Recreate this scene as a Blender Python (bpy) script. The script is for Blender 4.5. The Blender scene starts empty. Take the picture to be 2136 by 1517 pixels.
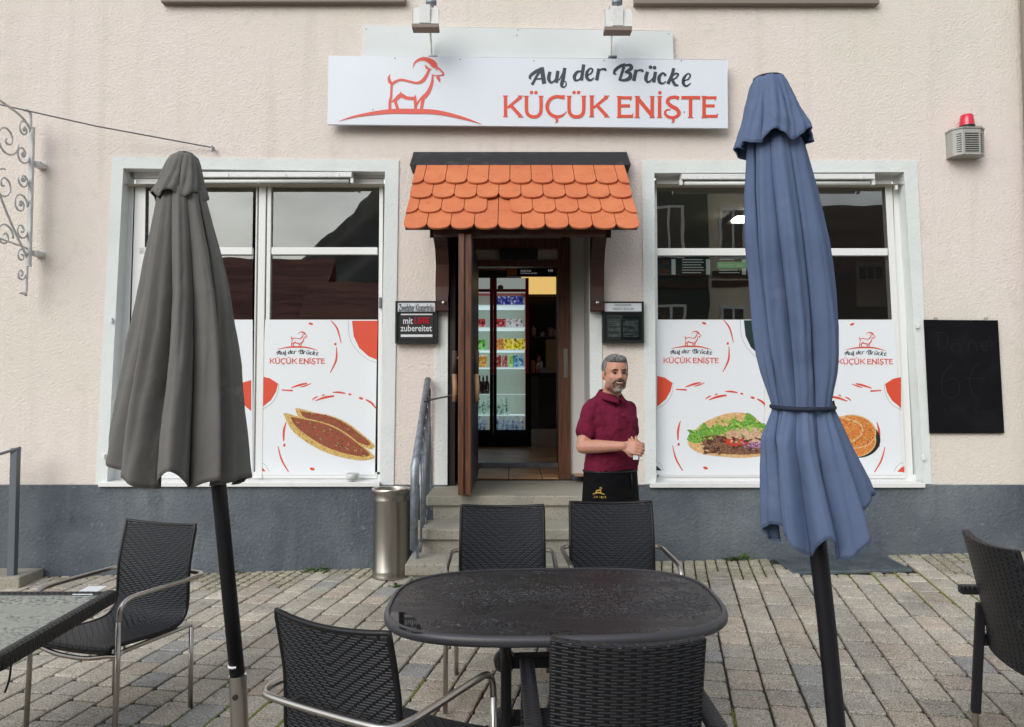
EXPO = 0.56
import bpy, math, random
from mathutils import Vector, Matrix
from mathutils.geometry import tessellate_polygon
R = math.radians
random.seed(7)
sc = bpy.context.scene
COL = sc.collection
F_, CX, CY = 1550.0, 1068.0, 758.5
PIT = R(2.29); CAM = Vector((0, -6.2, 1.41))
cp, sp = math.cos(PIT), math.sin(PIT)

def W(px, py, Y=0.0):
    u = (px-CX)/F_; v = -(py-CY)/F_
    d = Vector((u, cp - v*sp, sp + v*cp))
    t = (Y - CAM.y)/d.y
    return CAM + d*t
def gz(x, y):
    return .0255*max(-40, min(40, x)) + .04*min(y, 0)

# ------------------------------------------------------------ materials
def mat(name, col=(.5, .5, .5), rough=.6, metal=0, spec=.5, bump=None, var=None, coat=0, emit=None, es=1.0, coord='Object', alpha=1):
    """bump=(scale, strength, dist[, detail]); var=[(scale, colour, lo, hi)...] noise-masked colours"""
    m = bpy.data.materials.new(name); m.use_nodes = True
    nt = m.node_tree; N = nt.nodes; L = nt.links
    b = N['Principled BSDF']
    b.inputs['Base Color'].default_value = (*col, 1)
    b.inputs['Roughness'].default_value = rough
    b.inputs['Metallic'].default_value = metal
    b.inputs['Specular IOR Level'].default_value = spec
    if coat: b.inputs['Coat Weight'].default_value = coat; b.inputs['Coat Roughness'].default_value = .08
    if emit:
        b.inputs['Emission Color'].default_value = (*emit, 1); b.inputs['Emission Strength'].default_value = es
    tc = N.new('ShaderNodeTexCoord'); src = tc.outputs[coord]
    cur = None
    if var:
        for k, (s, c, lo, hi) in enumerate(var):
            n = N.new('ShaderNodeTexNoise'); n.inputs['Scale'].default_value = s if not isinstance(s, tuple) else 1
            n.inputs['Detail'].default_value = 6; n.inputs['Roughness'].default_value = .6
            mp = N.new('ShaderNodeMapping'); L.new(src, mp.inputs[0]); mp.inputs['Location'].default_value = (k*3.7, k*1.3, k*5.1)
            if isinstance(s, tuple): mp.inputs['Scale'].default_value = s
            L.new(mp.outputs[0], n.inputs['Vector'])
            r = N.new('ShaderNodeMapRange'); r.inputs['From Min'].default_value = lo; r.inputs['From Max'].default_value = hi
            L.new(n.outputs[0], r.inputs['Value'])
            mx = N.new('ShaderNodeMix'); mx.data_type = 'RGBA'
            L.new(r.outputs[0], mx.inputs['Factor'])
            if cur is None: mx.inputs['A'].default_value = (*col, 1)
            else: L.new(cur, mx.inputs['A'])
            mx.inputs['B'].default_value = (*c, 1)
            cur = mx.outputs['Result']
        L.new(cur, b.inputs['Base Color'])
    if bump:
        n = N.new('ShaderNodeTexNoise'); n.inputs['Scale'].default_value = bump[0]
        n.inputs['Detail'].default_value = bump[3] if len(bump) > 3 else 4
        L.new(src, n.inputs['Vector'])
        bp = N.new('ShaderNodeBump'); bp.inputs['Strength'].default_value = bump[1]; bp.inputs['Distance'].default_value = bump[2]
        L.new(n.outputs[0], bp.inputs['Height']); L.new(bp.outputs[0], b.inputs['Normal'])
    m['b'] = 1
    return m
def mth(nt, op, a, b=None, c=None):
    n = nt.nodes.new('ShaderNodeMath'); n.operation = op
    for i, v in enumerate((a, b, c)):
        if v is None: continue
        if isinstance(v, (int, float)): n.inputs[i].default_value = v
        else: nt.links.new(v, n.inputs[i])
    return n.outputs[0]

def stucco(name, col, var, scale=55, dist=.006, strength=.9, extra=None):
    m = mat(name, col, .92, spec=.25, var=var)
    nt = m.node_tree; N = nt.nodes; L = nt.links; b = N['Principled BSDF']
    tc = N.new('ShaderNodeTexCoord')
    n1 = N.new('ShaderNodeTexNoise'); n1.inputs['Scale'].default_value = scale; n1.inputs['Detail'].default_value = 5; n1.inputs['Roughness'].default_value = .62
    n1.inputs['Distortion'].default_value = .6
    n2 = N.new('ShaderNodeTexVoronoi'); n2.inputs['Scale'].default_value = scale*.8
    L.new(tc.outputs['Object'], n1.inputs['Vector']); L.new(tc.outputs['Object'], n2.inputs['Vector'])
    h = mth(nt, 'ADD', n1.outputs[0], mth(nt, 'MULTIPLY', n2.outputs['Distance'], .5))
    bp = N.new('ShaderNodeBump'); bp.inputs['Strength'].default_value = strength; bp.inputs['Distance'].default_value = dist
    L.new(h, bp.inputs['Height']); L.new(bp.outputs[0], b.inputs['Normal'])
    return m

M = {}
M['stucco'] = stucco('wall_stucco', (.745, .67, .61), [(1.1, (.755, .675, .635), .42, .62), (.5, (.70, .655, .575), .5, .68), (6, (.64, .60, .54), .58, .8), (70, (.62, .565, .51), .58, .78), ((7, 7, .45), (.66, .60, .535), .52, .8)], 70, .006, 1)
M['surround'] = stucco('surround_paint', (.70, .735, .725), [(2.2, (.64, .68, .66), .5, .7), (25, (.62, .65, .64), .62, .8)], 50, .004, .8)
M['plinth'] = stucco('plinth_paint', (.088, .103, .125), [(.9, (.175, .20, .212), .44, .72), (3.2, (.060, .068, .080), .60, .75), ((9, 9, .6), (.12, .135, .145), .50, .75), (26, (.19, .215, .225), .60, .75)], 52, .009, 1)
M['whitepaint'] = mat('white_paint', (.74, .75, .74), .45, var=[(6, (.66, .67, .66), .5, .75)])
M['sash'] = mat('sash_paint', (.76, .77, .76), .4)
M['film'] = mat('film_white', (.76, .79, .82), .35)
M['panel'] = mat('sign_panel', (.70, .745, .80), .3, var=[(1.2, (.66, .72, .80), .4, .7)])
M['panelback'] = mat('back_panel', (.66, .70, .70), .5, var=[(2, (.62, .66, .655), .4, .7)])
M['red'] = mat('print_red', (.66, .075, .035), .4)
M['redsign'] = mat('sign_red', (.68, .09, .06), .4)
M['ink'] = mat('print_ink', (.035, .045, .06), .4)
M['inkgreen'] = mat('print_green_black', (.012, .035, .03), .4)
M['greyline'] = mat('print_grey', (.3, .3, .3), .4)
M['goldprint'] = mat('print_gold', (.45, .27, .04), .5)
M['dkwood'] = mat('dark_wood', (.060, .018, .010), .5, bump=(20, .4, .003), var=[((3, 60, 3), (.028, .010, .007), .4, .65)])
M['doorwood'] = mat('door_wood', (.140, .055, .026), .42, bump=(20, .4, .003), var=[((60, 60, 3), (.075, .022, .011), .42, .62), ((90, 90, 5), (.26, .12, .06), .62, .75)])
M['blackwood'] = mat('black_panel', (.018, .016, .018), .4)
M['log'] = mat('log_wood', (.36, .22, .12), .6, bump=(40, .5, .004), var=[((30, 30, 4), (.24, .13, .07), .45, .65)])
M['logdark'] = mat('log_bark', (.05, .03, .02), .7, bump=(40, .5, .004))
M['tile'] = mat('roof_tile', (.54, .165, .075), .85, spec=.2, bump=(90, .25, .003), var=[(3, (.60, .20, .09), .4, .65), (14, (.44, .125, .06), .55, .78), (40, (.32, .09, .05), .66, .78)])
M['flash'] = mat('flashing', (.05, .052, .058), .45, metal=.6, bump=(12, .3, .006), var=[(9, (.10, .10, .105), .55, .7)])
M['stone'] = mat('step_stone', (.31, .29, .235), .8, bump=(120, .5, .003), var=[(2.5, (.23, .225, .185), .45, .65), (70, (.16, .15, .125), .54, .66), (95, (.45, .43, .37), .60, .72)])
M['steel'] = mat('brushed_steel', (.44, .415, .385), .30, metal=1, bump=(60, .1, .001))
M['galv'] = mat('galvanised', (.30, .33, .37), .5, metal=.75, var=[(16, (.20, .22, .25), .45, .62)], bump=(30, .2, .002))
M['gunsteel'] = mat('grey_paint_steel', (.13, .145, .165), .5, metal=.3)
M['blackplastic'] = mat('black_plastic', (.009, .009, .012), .5, spec=.3)
M['blackmetal'] = mat('black_metal', (.008, .008, .011), .42, spec=.35, var=[(8, (.016, .016, .019), .55, .75)])
M['frameblk'] = mat('case_frame', (.012, .014, .015), .5, spec=.3)
M['grille'] = mat('grate', (.13, .16, .185), .5, metal=.5, var=[(6, (.19, .215, .23), .45, .6)])
M['lampbody'] = mat('lamp_white', (.66, .67, .66), .5, var=[(14, (.52, .51, .48), .55, .75)])
M['lampdirt'] = mat('lamp_dirty_edge', (.23, .19, .16), .7)
M['greybox'] = mat('siren_grey', (.36, .36, .34), .5)
M['dark'] = mat('dark', (.01, .01, .01), .6)
M['redlens'] = mat('red_lens', (.62, .008, .035), .15, coat=.5)
M['board'] = mat('chalkboard', (.004, .004, .006), .8, spec=.15, var=[(3, (.009, .009, .011), .5, .7)])
M['chalk'] = mat('faint_chalk', (.015, .016, .019), .9, spec=.15)
M['glassclear'] = mat('drinking_glass', (.48, .52, .50), .1)
M['iron'] = mat('white_iron', (.58, .58, .57), .5, var=[(20, (.42, .40, .37), .55, .75)])
M['wire'] = mat('wire', (.16, .16, .17), .5, metal=.5)
M['paper'] = mat('paper', (.66, .69, .72), .7)
M['whitecan'] = mat('white_can', (.7, .72, .75), .3)
M['leaf'] = mat('weed_leaf', (.09, .16, .035), .6, var=[(30, (.05, .10, .02), .4, .6)])
M['bluecloth'] = mat('blue_canvas', (.106, .145, .245), .9, spec=.15, bump=(7, .5, .02, 5), var=[(3, (.092, .126, .218), .45, .65), (8, (.13, .17, .265), .6, .75)])
M['greycloth'] = mat('grey_canvas', (.155, .150, .142), .9, spec=.15, bump=(8, .5, .02, 5), var=[(4, (.15, .145, .138), .45, .65), (7, (.22, .213, .203), .62, .72), ((10, 10, 1), (.145, .14, .132), .5, .7)])
M['skin'] = mat('skin', (.47, .235, .165), .5, spec=.4, var=[(25, (.53, .25, .17), .45, .65), (8, (.42, .20, .14), .5, .7)], bump=(90, .2, .001))
M['skin'].node_tree.nodes['Principled BSDF'].inputs['Subsurface Weight'].default_value = .08
def stubble(c):
    m = M['skin']; nt = m.node_tree; N = nt.nodes; L = nt.links; b = N['Principled BSDF']
    tc = N.new('ShaderNodeTexCoord'); vs_ = N.new('ShaderNodeVectorMath'); vs_.operation = 'DISTANCE'; L.new(tc.outputs['Object'], vs_.inputs[0]); vs_.inputs[1].default_value = c
    r = N.new('ShaderNodeMapRange'); L.new(vs_.outputs['Value'], r.inputs[0]); r.inputs[1].default_value = .078; r.inputs[2].default_value = .050; r.inputs[3].default_value = 0; r.inputs[4].default_value = .62
    n = N.new('ShaderNodeTexNoise'); n.inputs['Scale'].default_value = 300; L.new(tc.outputs['Object'], n.inputs['Vector'])
    f = mth(nt, 'MULTIPLY', r.outputs[0], mth(nt, 'ADD', n.outputs[0], .45))
    mx = N.new('ShaderNodeMix'); mx.data_type = 'RGBA'; L.new(f, mx.inputs['Factor'])
    L.new(b.inputs['Base Color'].links[0].from_socket, mx.inputs['A']); mx.inputs['B'].default_value = (.12, .085, .07, 1); L.new(mx.outputs['Result'], b.inputs['Base Color'])
M['hair'] = mat('grey_hair', (.085, .080, .076), .8, bump=(160, 1, .004), var=[((90, 90, 30), (.22, .215, .21), .44, .62)])
M['beard'] = mat('grizzled_beard', (.060, .045, .038), .85, bump=(200, 1, .003), var=[(120, (.15, .13, .12), .45, .62)])
M['goatee'] = mat('grey_goatee', (.16, .13, .115), .85, bump=(200, 1, .003), var=[(120, (.34, .32, .30), .45, .62)])
M['brow'] = mat('eyebrow', (.05, .035, .028), .8)
M['teeth'] = mat('teeth', (.50, .45, .40), .4)
M['lips'] = mat('lips', (.35, .11, .09), .5)
M['eye'] = mat('eye', (.03, .02, .015), .2)
M['shirt'] = mat('maroon_cotton', (.150, .013, .038), .9, spec=.12, bump=(16, .6, .03, 4), var=[(6, (.12, .010, .030), .45, .7)])
M['apron'] = mat('black_apron', (.004, .004, .005), .85, spec=.12, bump=(12, .6, .03, 4))
M['yellowwall'] = mat('lit_yellow_wall', (.7, .5, .15), .6, emit=(1, .68, .22), es=.48)
M['tube'] = mat('tube_glass', (.8, .82, .8), .3)
M['lit'] = mat('lit_tube', (1, 1, 1), .3, emit=(1, .96, .85), es=20)
M['fridgelight'] = mat('fridge_light', (.3, .36, .33), .5, emit=(.74, .9, .66), es=.09)
M['shelf'] = mat('fridge_shelf', (.6, .75, .8), .3, emit=(.75, .9, .95), es=.34)
M['fridgered'] = mat('fridge_red', (.50, .028, .050), .4)
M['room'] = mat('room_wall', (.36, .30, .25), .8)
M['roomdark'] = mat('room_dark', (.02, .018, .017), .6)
M['ceil'] = mat('room_ceiling', (.50, .44, .37), .8)
M['floorb'] = mat('brown_floor', (.50, .27, .13), .45, var=[(3, (.34, .18, .085), .4, .6)])
M['plaster'] = mat('reveal_plaster', (.62, .61, .58), .7, bump=(30, .4, .003))
M['tanbox'] = mat('tan_card', (.45, .34, .2), .7)
M['green'] = mat('lit_green', (.05, .5, .12), .5, emit=(.10, .55, .18), es=.22)
M['screen'] = mat('menu_black', (.012, .014, .014), .3)
M['menuwhite'] = mat('menu_white', (.6, .6, .6), .5, emit=(.8, .9, .85), es=.18)
M['crust'] = mat('pide_crust', (.60, .43, .13), .6, coord='Object', var=[(60, (.42, .20, .05), .5, .62), (90, (.10, .04, .015), .66, .74)])
M['mince'] = mat('pide_mince', (.25, .06, .025), .6, var=[(150, (.40, .10, .05), .52, .6), (120, (.08, .025, .012), .56, .66), (170, (.12, .14, .03), .66, .7)])
M['bread'] = mat('flatbread', (.62, .36, .14), .6, var=[(40, (.72, .50, .26), .45, .6), (70, (.40, .17, .05), .6, .7)])
M['lettuce'] = mat('lettuce', (.10, .30, .03), .6, var=[(80, (.28, .50, .08), .45, .6), (60, (.03, .12, .015), .55, .66)])
M['meat'] = mat('doner_meat', (.16, .065, .035), .6, var=[(90, (.34, .18, .10), .48, .6), (70, (.06, .02, .015), .56, .66)])
M['cream'] = mat('chicken', (.66, .46, .30), .6, var=[(70, (.45, .20, .10), .5, .62)])
M['tomato'] = mat('tomato', (.62, .05, .02), .5)
M['onion'] = mat('onion', (.24, .05, .17), .5, var=[(80, (.6, .5, .6), .5, .6)])
M['lettucelight'] = mat('light_lettuce', (.38, .58, .10), .6)
M['meatdark'] = mat('dark_meat', (.07, .028, .018), .6)
M['onionlight'] = mat('onion_ring', (.45, .22, .40), .5)
M['lahm'] = mat('lahmacun', (.60, .17, .03), .6, var=[(110, (.75, .36, .08), .48, .6), (140, (.35, .06, .02), .56, .66)])
M['joint'] = mat('joint_soil', (.022, .019, .015), .95, bump=(60, .6, .01), var=[(1.7, (.075, .105, .014), .56, .64), (25, (.055, .048, .036), .5, .7)])
M['asphalt'] = mat('street', (.16, .155, .145), .9, bump=(30, .6, .01), var=[(3, (.12, .115, .11), .4, .6)])

def glass_mat(name, refl, tint=(.85, .88, .87)):
    m = bpy.data.materials.new(name); m.use_nodes = True; nt = m.node_tree; N = nt.nodes; L = nt.links
    N.remove(N['Principled BSDF']); o = N['Material Output']
    t = N.new('ShaderNodeBsdfTransparent'); t.inputs[0].default_value = (*tint, 1)
    g = N.new('ShaderNodeBsdfGlossy'); g.inputs['Roughness'].default_value = .004
    n = N.new('ShaderNodeTexNoise'); n.inputs['Scale'].default_value = 1.6
    tc = N.new('ShaderNodeTexCoord'); L.new(tc.outputs['Object'], n.inputs['Vector'])
    bp = N.new('ShaderNodeBump'); bp.inputs['Strength'].default_value = .12; bp.inputs['Distance'].default_value = .01
    L.new(n.outputs[0], bp.inputs['Height']); L.new(bp.outputs[0], g.inputs['Normal'])
    f = N.new('ShaderNodeFresnel'); f.inputs[0].default_value = 1.5
    fac = mth(nt, 'ADD', mth(nt, 'MULTIPLY', f.outputs[0], .8), refl)
    mx = N.new('ShaderNodeMixShader'); L.new(fac, mx.inputs[0]); L.new(t.outputs[0], mx.inputs[1]); L.new(g.outputs[0], mx.inputs[2])
    L.new(mx.outputs[0], o.inputs[0]); return m
M['pane'] = glass_mat('window_glass', .13)
M['fpane'] = glass_mat('fridge_glass', .0, (.95, .97, .96))

def rattan(name, chevron, cu=.011, cv=.0085, base=(.015, .017, .023), gap=(.001, .001, .002), rough=.45):
    m = mat(name, base, rough, spec=.45); nt = m.node_tree; N = nt.nodes; L = nt.links; b = N['Principled BSDF']
    uv = N.new('ShaderNodeUVMap'); uv.uv_map = 'UVMap'
    s = N.new('ShaderNodeSeparateXYZ'); L.new(uv.outputs[0], s.inputs[0])
    u, v = s.outputs[0], s.outputs[1]
    if chevron: u = mth(nt, 'ABSOLUTE', u)
    us, vs = mth(nt, 'DIVIDE', u, cu), mth(nt, 'DIVIDE', v, cv)
    i, j = mth(nt, 'FLOOR', us), mth(nt, 'FLOOR', vs)
    if chevron: k = mth(nt, 'SUBTRACT', i, j)
    else: k = mth(nt, 'ADD', i, mth(nt, 'MULTIPLY', j, 2))
    k = mth(nt, 'FLOORED_MODULO', k, 4)
    g = mth(nt, 'LESS_THAN', k, .5)
    fv = mth(nt, 'FRACT', vs); fu = mth(nt, 'FRACT', us)
    rv = mth(nt, 'SINE', mth(nt, 'MULTIPLY', fv, math.pi))
    ru = mth(nt, 'SINE', mth(nt, 'MULTIPLY', fu, math.pi))
    # gap cell shows the recessed upright strand
    hgt = mth(nt, 'ADD', mth(nt, 'MULTIPLY', mth(nt, 'SUBTRACT', 1, g), mth(nt, 'ADD', mth(nt, 'POWER', rv, .5), .6)), mth(nt, 'MULTIPLY', g, mth(nt, 'MULTIPLY', ru, .5)))
    bp = N.new('ShaderNodeBump'); bp.inputs['Strength'].default_value = 1; bp.inputs['Distance'].default_value = .0035
    L.new(hgt, bp.inputs['Height']); L.new(bp.outputs[0], b.inputs['Normal'])
    mx = N.new('ShaderNodeMix'); mx.data_type = 'RGBA'; L.new(g, mx.inputs['Factor'])
    mx.inputs['A'].default_value = (*base, 1); mx.inputs['B'].default_value = (*gap, 1)
    L.new(mx.outputs['Result'], b.inputs['Base Color'])
    return m
M['rattanA'] = rattan('herringbone_weave', True)
M['rattanB'] = rattan('plain_weave', False, .017, .0095, (.012, .013, .017))
M['rattanC'] = rattan('table_weave', False, .02, .012, (.008, .009, .011))

def stone_attr():
    m = mat('paving_stone', (.3, .28, .24), .85, spec=.35); nt = m.node_tree; N = nt.nodes; L = nt.links; b = N['Principled BSDF']
    a = N.new('ShaderNodeVertexColor'); a.layer_name = 'Col'
    tc = N.new('ShaderNodeTexCoord')
    n = N.new('ShaderNodeTexNoise'); n.inputs['Scale'].default_value = 130; n.inputs['Detail'].default_value = 4; L.new(tc.outputs['Object'], n.inputs['Vector'])
    n2 = N.new('ShaderNodeTexNoise'); n2.inputs['Scale'].default_value = 2.2; n2.inputs['Detail'].default_value = 5; L.new(tc.outputs['Object'], n2.inputs['Vector'])
    n3 = N.new('ShaderNodeTexNoise'); n3.inputs['Scale'].default_value = 14; n3.inputs['Detail'].default_value = 5; L.new(tc.outputs['Object'], n3.inputs['Vector'])
    f = mth(nt, 'ADD', mth(nt, 'MULTIPLY', mth(nt, 'SUBTRACT', n.outputs[0], .5), 3.2), mth(nt, 'MULTIPLY', mth(nt, 'SUBTRACT', n2.outputs[0], .5), .9))
    f = mth(nt, 'ADD', f, mth(nt, 'MULTIPLY', mth(nt, 'SUBTRACT', n3.outputs[0], .5), .6))
    f = mth(nt, 'ADD', f, 1.0)
    vm = N.new('ShaderNodeVectorMath'); vm.operation = 'SCALE'; L.new(a.outputs[0], vm.inputs[0]); L.new(f, vm.inputs['Scale'])
    L.new(vm.outputs[0], b.inputs['Base Color'])
    bp = N.new('ShaderNodeBump'); bp.inputs['Strength'].default_value = .5; bp.inputs['Distance'].default_value = .003
    L.new(mth(nt, 'ADD', n.outputs[0], mth(nt, 'MULTIPLY', n3.outputs[0], 2)), bp.inputs['Height']); L.new(bp.outputs[0], b.inputs['Normal'])
    r = N.new('ShaderNodeMapRange'); L.new(n2.outputs[0], r.inputs[0]); r.inputs[1].default_value = .35; r.inputs[2].default_value = .65; r.inputs[3].default_value = .55; r.inputs[4].default_value = .9
    L.new(r.outputs[0], b.inputs['Roughness'])
    return m
M['paver'] = stone_attr()

def wet(name, col, sc_=(70), rough=.22, strength=.6):
    m = mat(name, col, rough, spec=.6); nt = m.node_tree; N = nt.nodes; L = nt.links; b = N['Principled BSDF']
    tc = N.new('ShaderNodeTexCoord')
    v = N.new('ShaderNodeTexVoronoi'); v.inputs['Scale'].default_value = sc_; v.inputs['Randomness'].default_value = 1
    dn = N.new('ShaderNodeTexNoise'); dn.inputs['Scale'].default_value = 60; dn.inputs['Detail'].default_value = 3
    L.new(tc.outputs['Object'], dn.inputs['Vector'])
    big = N.new('ShaderNodeTexNoise'); big.inputs['Scale'].default_value = 4.5; big.inputs['Detail'].default_value = 4
    mp = N.new('ShaderNodeMapping'); mp.inputs['Rotation'].default_value = (0, 0, .35); mp.inputs['Scale'].default_value = (.7, 2.2, 1)
    L.new(tc.outputs['Object'], mp.inputs[0]); L.new(mp.outputs[0], big.inputs['Vector'])
    L.new(tc.outputs['Object'], v.inputs['Vector'])
    msk = N.new('ShaderNodeMapRange'); L.new(big.outputs[0], msk.inputs[0]); msk.inputs[1].default_value = .42; msk.inputs[2].default_value = .6
    drop = mth(nt, 'POWER', mth(nt, 'MAXIMUM', mth(nt, 'SUBTRACT', .5, v.outputs['Distance']), 0), .6)
    h = mth(nt, 'ADD', mth(nt, 'MULTIPLY', mth(nt, 'MULTIPLY', drop, 2.2), msk.outputs[0]), mth(nt, 'MULTIPLY', dn.outputs[0], .35))
    bp = N.new('ShaderNodeBump'); bp.inputs['Strength'].default_value = strength; bp.inputs['Distance'].default_value = .005
    L.new(h, bp.inputs['Height']); L.new(bp.outputs[0], b.inputs['Normal'])
    r = N.new('ShaderNodeMapRange'); L.new(msk.outputs[0], r.inputs[0]); r.inputs[3].default_value = rough+.16; r.inputs[4].default_value = rough-.06
    L.new(r.outputs[0], b.inputs['Roughness'])
    return m
M['wettable'] = wet('wet_black_top', (.009, .009, .012), 130, .26, 1.0)
M['wetglass'] = wet('wet_glass_top', (.22, .245, .225), 48, .16, 1.0)
M['rimgrey'] = mat('table_rim', (.040, .040, .047), .42, bump=(60, .2, .002))
M['water'] = mat('water_drop', (.014, .014, .016), .05, spec=.9)

# ------------------------------------------------------------ mesh building
class MB:
    def __init__(s): s.v = []; s.f = []; s.uv = {}; s.smooth = False
    def add(s, vs, fs):
        o = len(s.v); s.v += [tuple(p) for p in vs]; s.f += [tuple(o+i for i in f) for f in fs]; return o
    def box(s, x0, x1, y0, y1, z0, z1):
        s.add([(x0, y0, z0), (x1, y0, z0), (x1, y1, z0), (x0, y1, z0), (x0, y0, z1), (x1, y0, z1), (x1, y1, z1), (x0, y1, z1)],
              [(0, 3, 2, 1), (4, 5, 6, 7), (0, 1, 5, 4), (1, 2, 6, 5), (2, 3, 7, 6), (3, 0, 4, 7)]); return s
    def hexa(s, a, b):  # two quads of 4 points
        s.add(list(a)+list(b), [(3, 2, 1, 0), (4, 5, 6, 7), (0, 1, 5, 4), (1, 2, 6, 5), (2, 3, 7, 6), (3, 0, 4, 7)]); return s
    def bar(s, p, q, w, h, up=(0, 0, 1)):
        p, q = Vector(p), Vector(q); d = (q-p).normalized(); x = d.cross(Vector(up))
        if x.length < 1e-4: x = d.cross(Vector((0, 1, 0)))
        x.normalize(); y = x.cross(d).normalized(); x *= w/2; y *= h/2
        s.hexa([p-x-y, p+x-y, p+x+y, p-x+y], [q-x-y, q+x-y, q+x+y, q-x+y]); return s
    def tube(s, pts, r, n=10, caps=True, closed=False):
        pts = [Vector(p) for p in pts]; k = len(pts); rs = r if isinstance(r, (list, tuple)) else [r]*k
        up = None; rings = []
        for i, p in enumerate(pts):
            a = pts[(i-1) % k] if (closed or i > 0) else p; b = pts[(i+1) % k] if (closed or i < k-1) else p
            d = (b-a).normalized()
            if up is None:
                up = Vector((0, 0, 1)) if abs(d.z) < .9 else Vector((1, 0, 0))
            x = d.cross(up)
            x.normalize(); y = x.cross(d).normalized(); up = y
            rings.append([p + (x*math.cos(t*2*math.pi/n) + y*math.sin(t*2*math.pi/n))*rs[i] for t in range(n)])
        o = len(s.v)
        for g in rings: s.v += [tuple(q) for q in g]
        m_ = k if closed else k-1
        for i in range(m_):
            for t in range(n):
                a, b = o+i*n+t, o+i*n+(t+1) % n; i2 = (i+1) % k
                s.f.append((a, b, o+i2*n+(t+1) % n, o+i2*n+t))
        if caps and not closed:
            s.f.append(tuple(o+t for t in range(n))[::-1]); s.f.append(tuple(o+(k-1)*n+t for t in range(n)))
        return s
    def cyl(s, c, r, z0, z1, n=24, r1=None):
        return s.tube([(c[0], c[1], z0), (c[0], c[1], z1)], [r, r if r1 is None else r1], n)
    def lathe(s, c, prof, n=32, axis='z'):
        o = len(s.v)
        for (r, z) in prof:
            for t in range(n):
                a = 2*math.pi*t/n
                if axis == 'z': s.v.append((c[0]+r*math.cos(a), c[1]+r*math.sin(a), c[2]+z))
                else: s.v.append((c[0]+r*math.cos(a), c[1]+z, c[2]+r*math.sin(a)))
        for i in range(len(prof)-1):
            for t in range(n):
                s.f.append((o+i*n+t, o+i*n+(t+1) % n, o+(i+1)*n+(t+1) % n, o+(i+1)*n+t))
        s.f.append(tuple(o+t for t in range(n))[::-1]); s.f.append(tuple(o+(len(prof)-1)*n+t for t in range(n)))
        return s
    def poly(s, pts, ext=None, holes=()):
        """planar polygon (with holes), optional extrusion vector"""
        loops = [[Vector(p) for p in pts]]+[[Vector(p) for p in h] for h in holes]
        tr = tessellate_polygon(loops); flat = [p for l in loops for p in l]
        o = s.add(flat, tr)
        if ext is not None:
            e = Vector(ext); o2 = s.add([p+e for p in flat], [t[::-1] for t in tr]); k = 0
            for l in loops:
                for i in range(len(l)):
                    a, b = k+i, k+(i+1) % len(l); s.f.append((o+a, o+b, o2+b, o2+a))
                k += len(l)
        return s
    def grid(s, fn, nu, nv, closed_u=False, uvf=None):
        o = len(s.v); mu = nu if closed_u else nu+1
        for j in range(nv+1):
            for i in range(mu): s.v.append(tuple(fn(i/nu, j/nv)))
        for j in range(nv):
            for i in range(nu):
                i2 = (i+1) % mu if closed_u else i+1
                f = (o+j*mu+i, o+j*mu+i2, o+(j+1)*mu+i2, o+(j+1)*mu+i)
                if uvf: s.uv[len(s.f)] = [uvf(i/nu, j/nv), uvf((i+1)/nu, j/nv), uvf((i+1)/nu, (j+1)/nv), uvf(i/nu, (j+1)/nv)]
                s.f.append(f)
        return s
    def ell(s, c, r, n=16, m_=10, rot=None):
        c = Vector(c); o = len(s.v)
        pts = [Vector((0, 0, -r[2]))]
        for j in range(1, m_):
            p = -math.pi/2+math.pi*j/m_
            for i in range(n):
                a = 2*math.pi*i/n; pts.append(Vector((r[0]*math.cos(p)*math.cos(a), r[1]*math.cos(p)*math.sin(a), r[2]*math.sin(p))))
        pts.append(Vector((0, 0, r[2])))
        if rot is not None: pts = [rot @ p for p in pts]
        s.v += [tuple(c+p) for p in pts]
        for i in range(n): s.f.append((o, o+1+(i+1) % n, o+1+i))
        for j in range(m_-2):
            for i in range(n):
                a = o+1+j*n+i; b = o+1+j*n+(i+1) % n; s.f.append((a, b, b+n, a+n))
        l = o+1+(m_-2)*n
        for i in range(n): s.f.append((l+i, l+(i+1) % n, o+len(pts)-1))
        return s
    def caps(s, p, q, r0, r1, n=12):
        p, q = Vector(p), Vector(q); d = (q-p); L_ = d.length; d.normalize(); pts = []; rs = []
        for k in range(4):
            a = math.pi/2*(k+.35)/4.35; pts.append(p - d*r0*math.cos(a)); rs.append(r0*math.sin(a))
        pts += [p, q]; rs += [r0, r1]
        for k in range(3, -1, -1):
            a = math.pi/2*(k+.35)/4.35; pts.append(q + d*r1*math.cos(a)); rs.append(r1*math.sin(a))
        return s.tube(pts, rs, n)
    def build(s, name, m, parent=None, smooth=None, bevel=0, label=None, mods=None):
        me = bpy.data.meshes.new(name); me.from_pydata(s.v, [], s.f); me.update()
        if s.uv:
            ul = me.uv_layers.new(name='UVMap')
            for p in me.polygons:
                c = s.uv.get(p.index)
                if c:
                    for k, li in enumerate(p.loop_indices): ul.data[li].uv = c[k]
        o = bpy.data.objects.new(name, me); COL.objects.link(o)
        for mm in (m if isinstance(m, (list, tuple)) else [m]): me.materials.append(mm)
        if smooth or (smooth is None and s.smooth):
            for p in me.polygons: p.use_smooth = True
        if bevel:
            b = o.modifiers.new('bevel', 'BEVEL'); b.width = bevel; b.segments = 2; b.limit_method = 'ANGLE'; b.angle_limit = R(40)
        if parent: par(o, parent)
        if label: o['label'] = label
        return o
def par(o, p):
    o.parent = p
    if p.type == 'EMPTY': o.matrix_parent_inverse = Matrix.Translation(-p.location)
def weighted(o):
    o.modifiers.new('wn', 'WEIGHTED_NORMAL')
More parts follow.
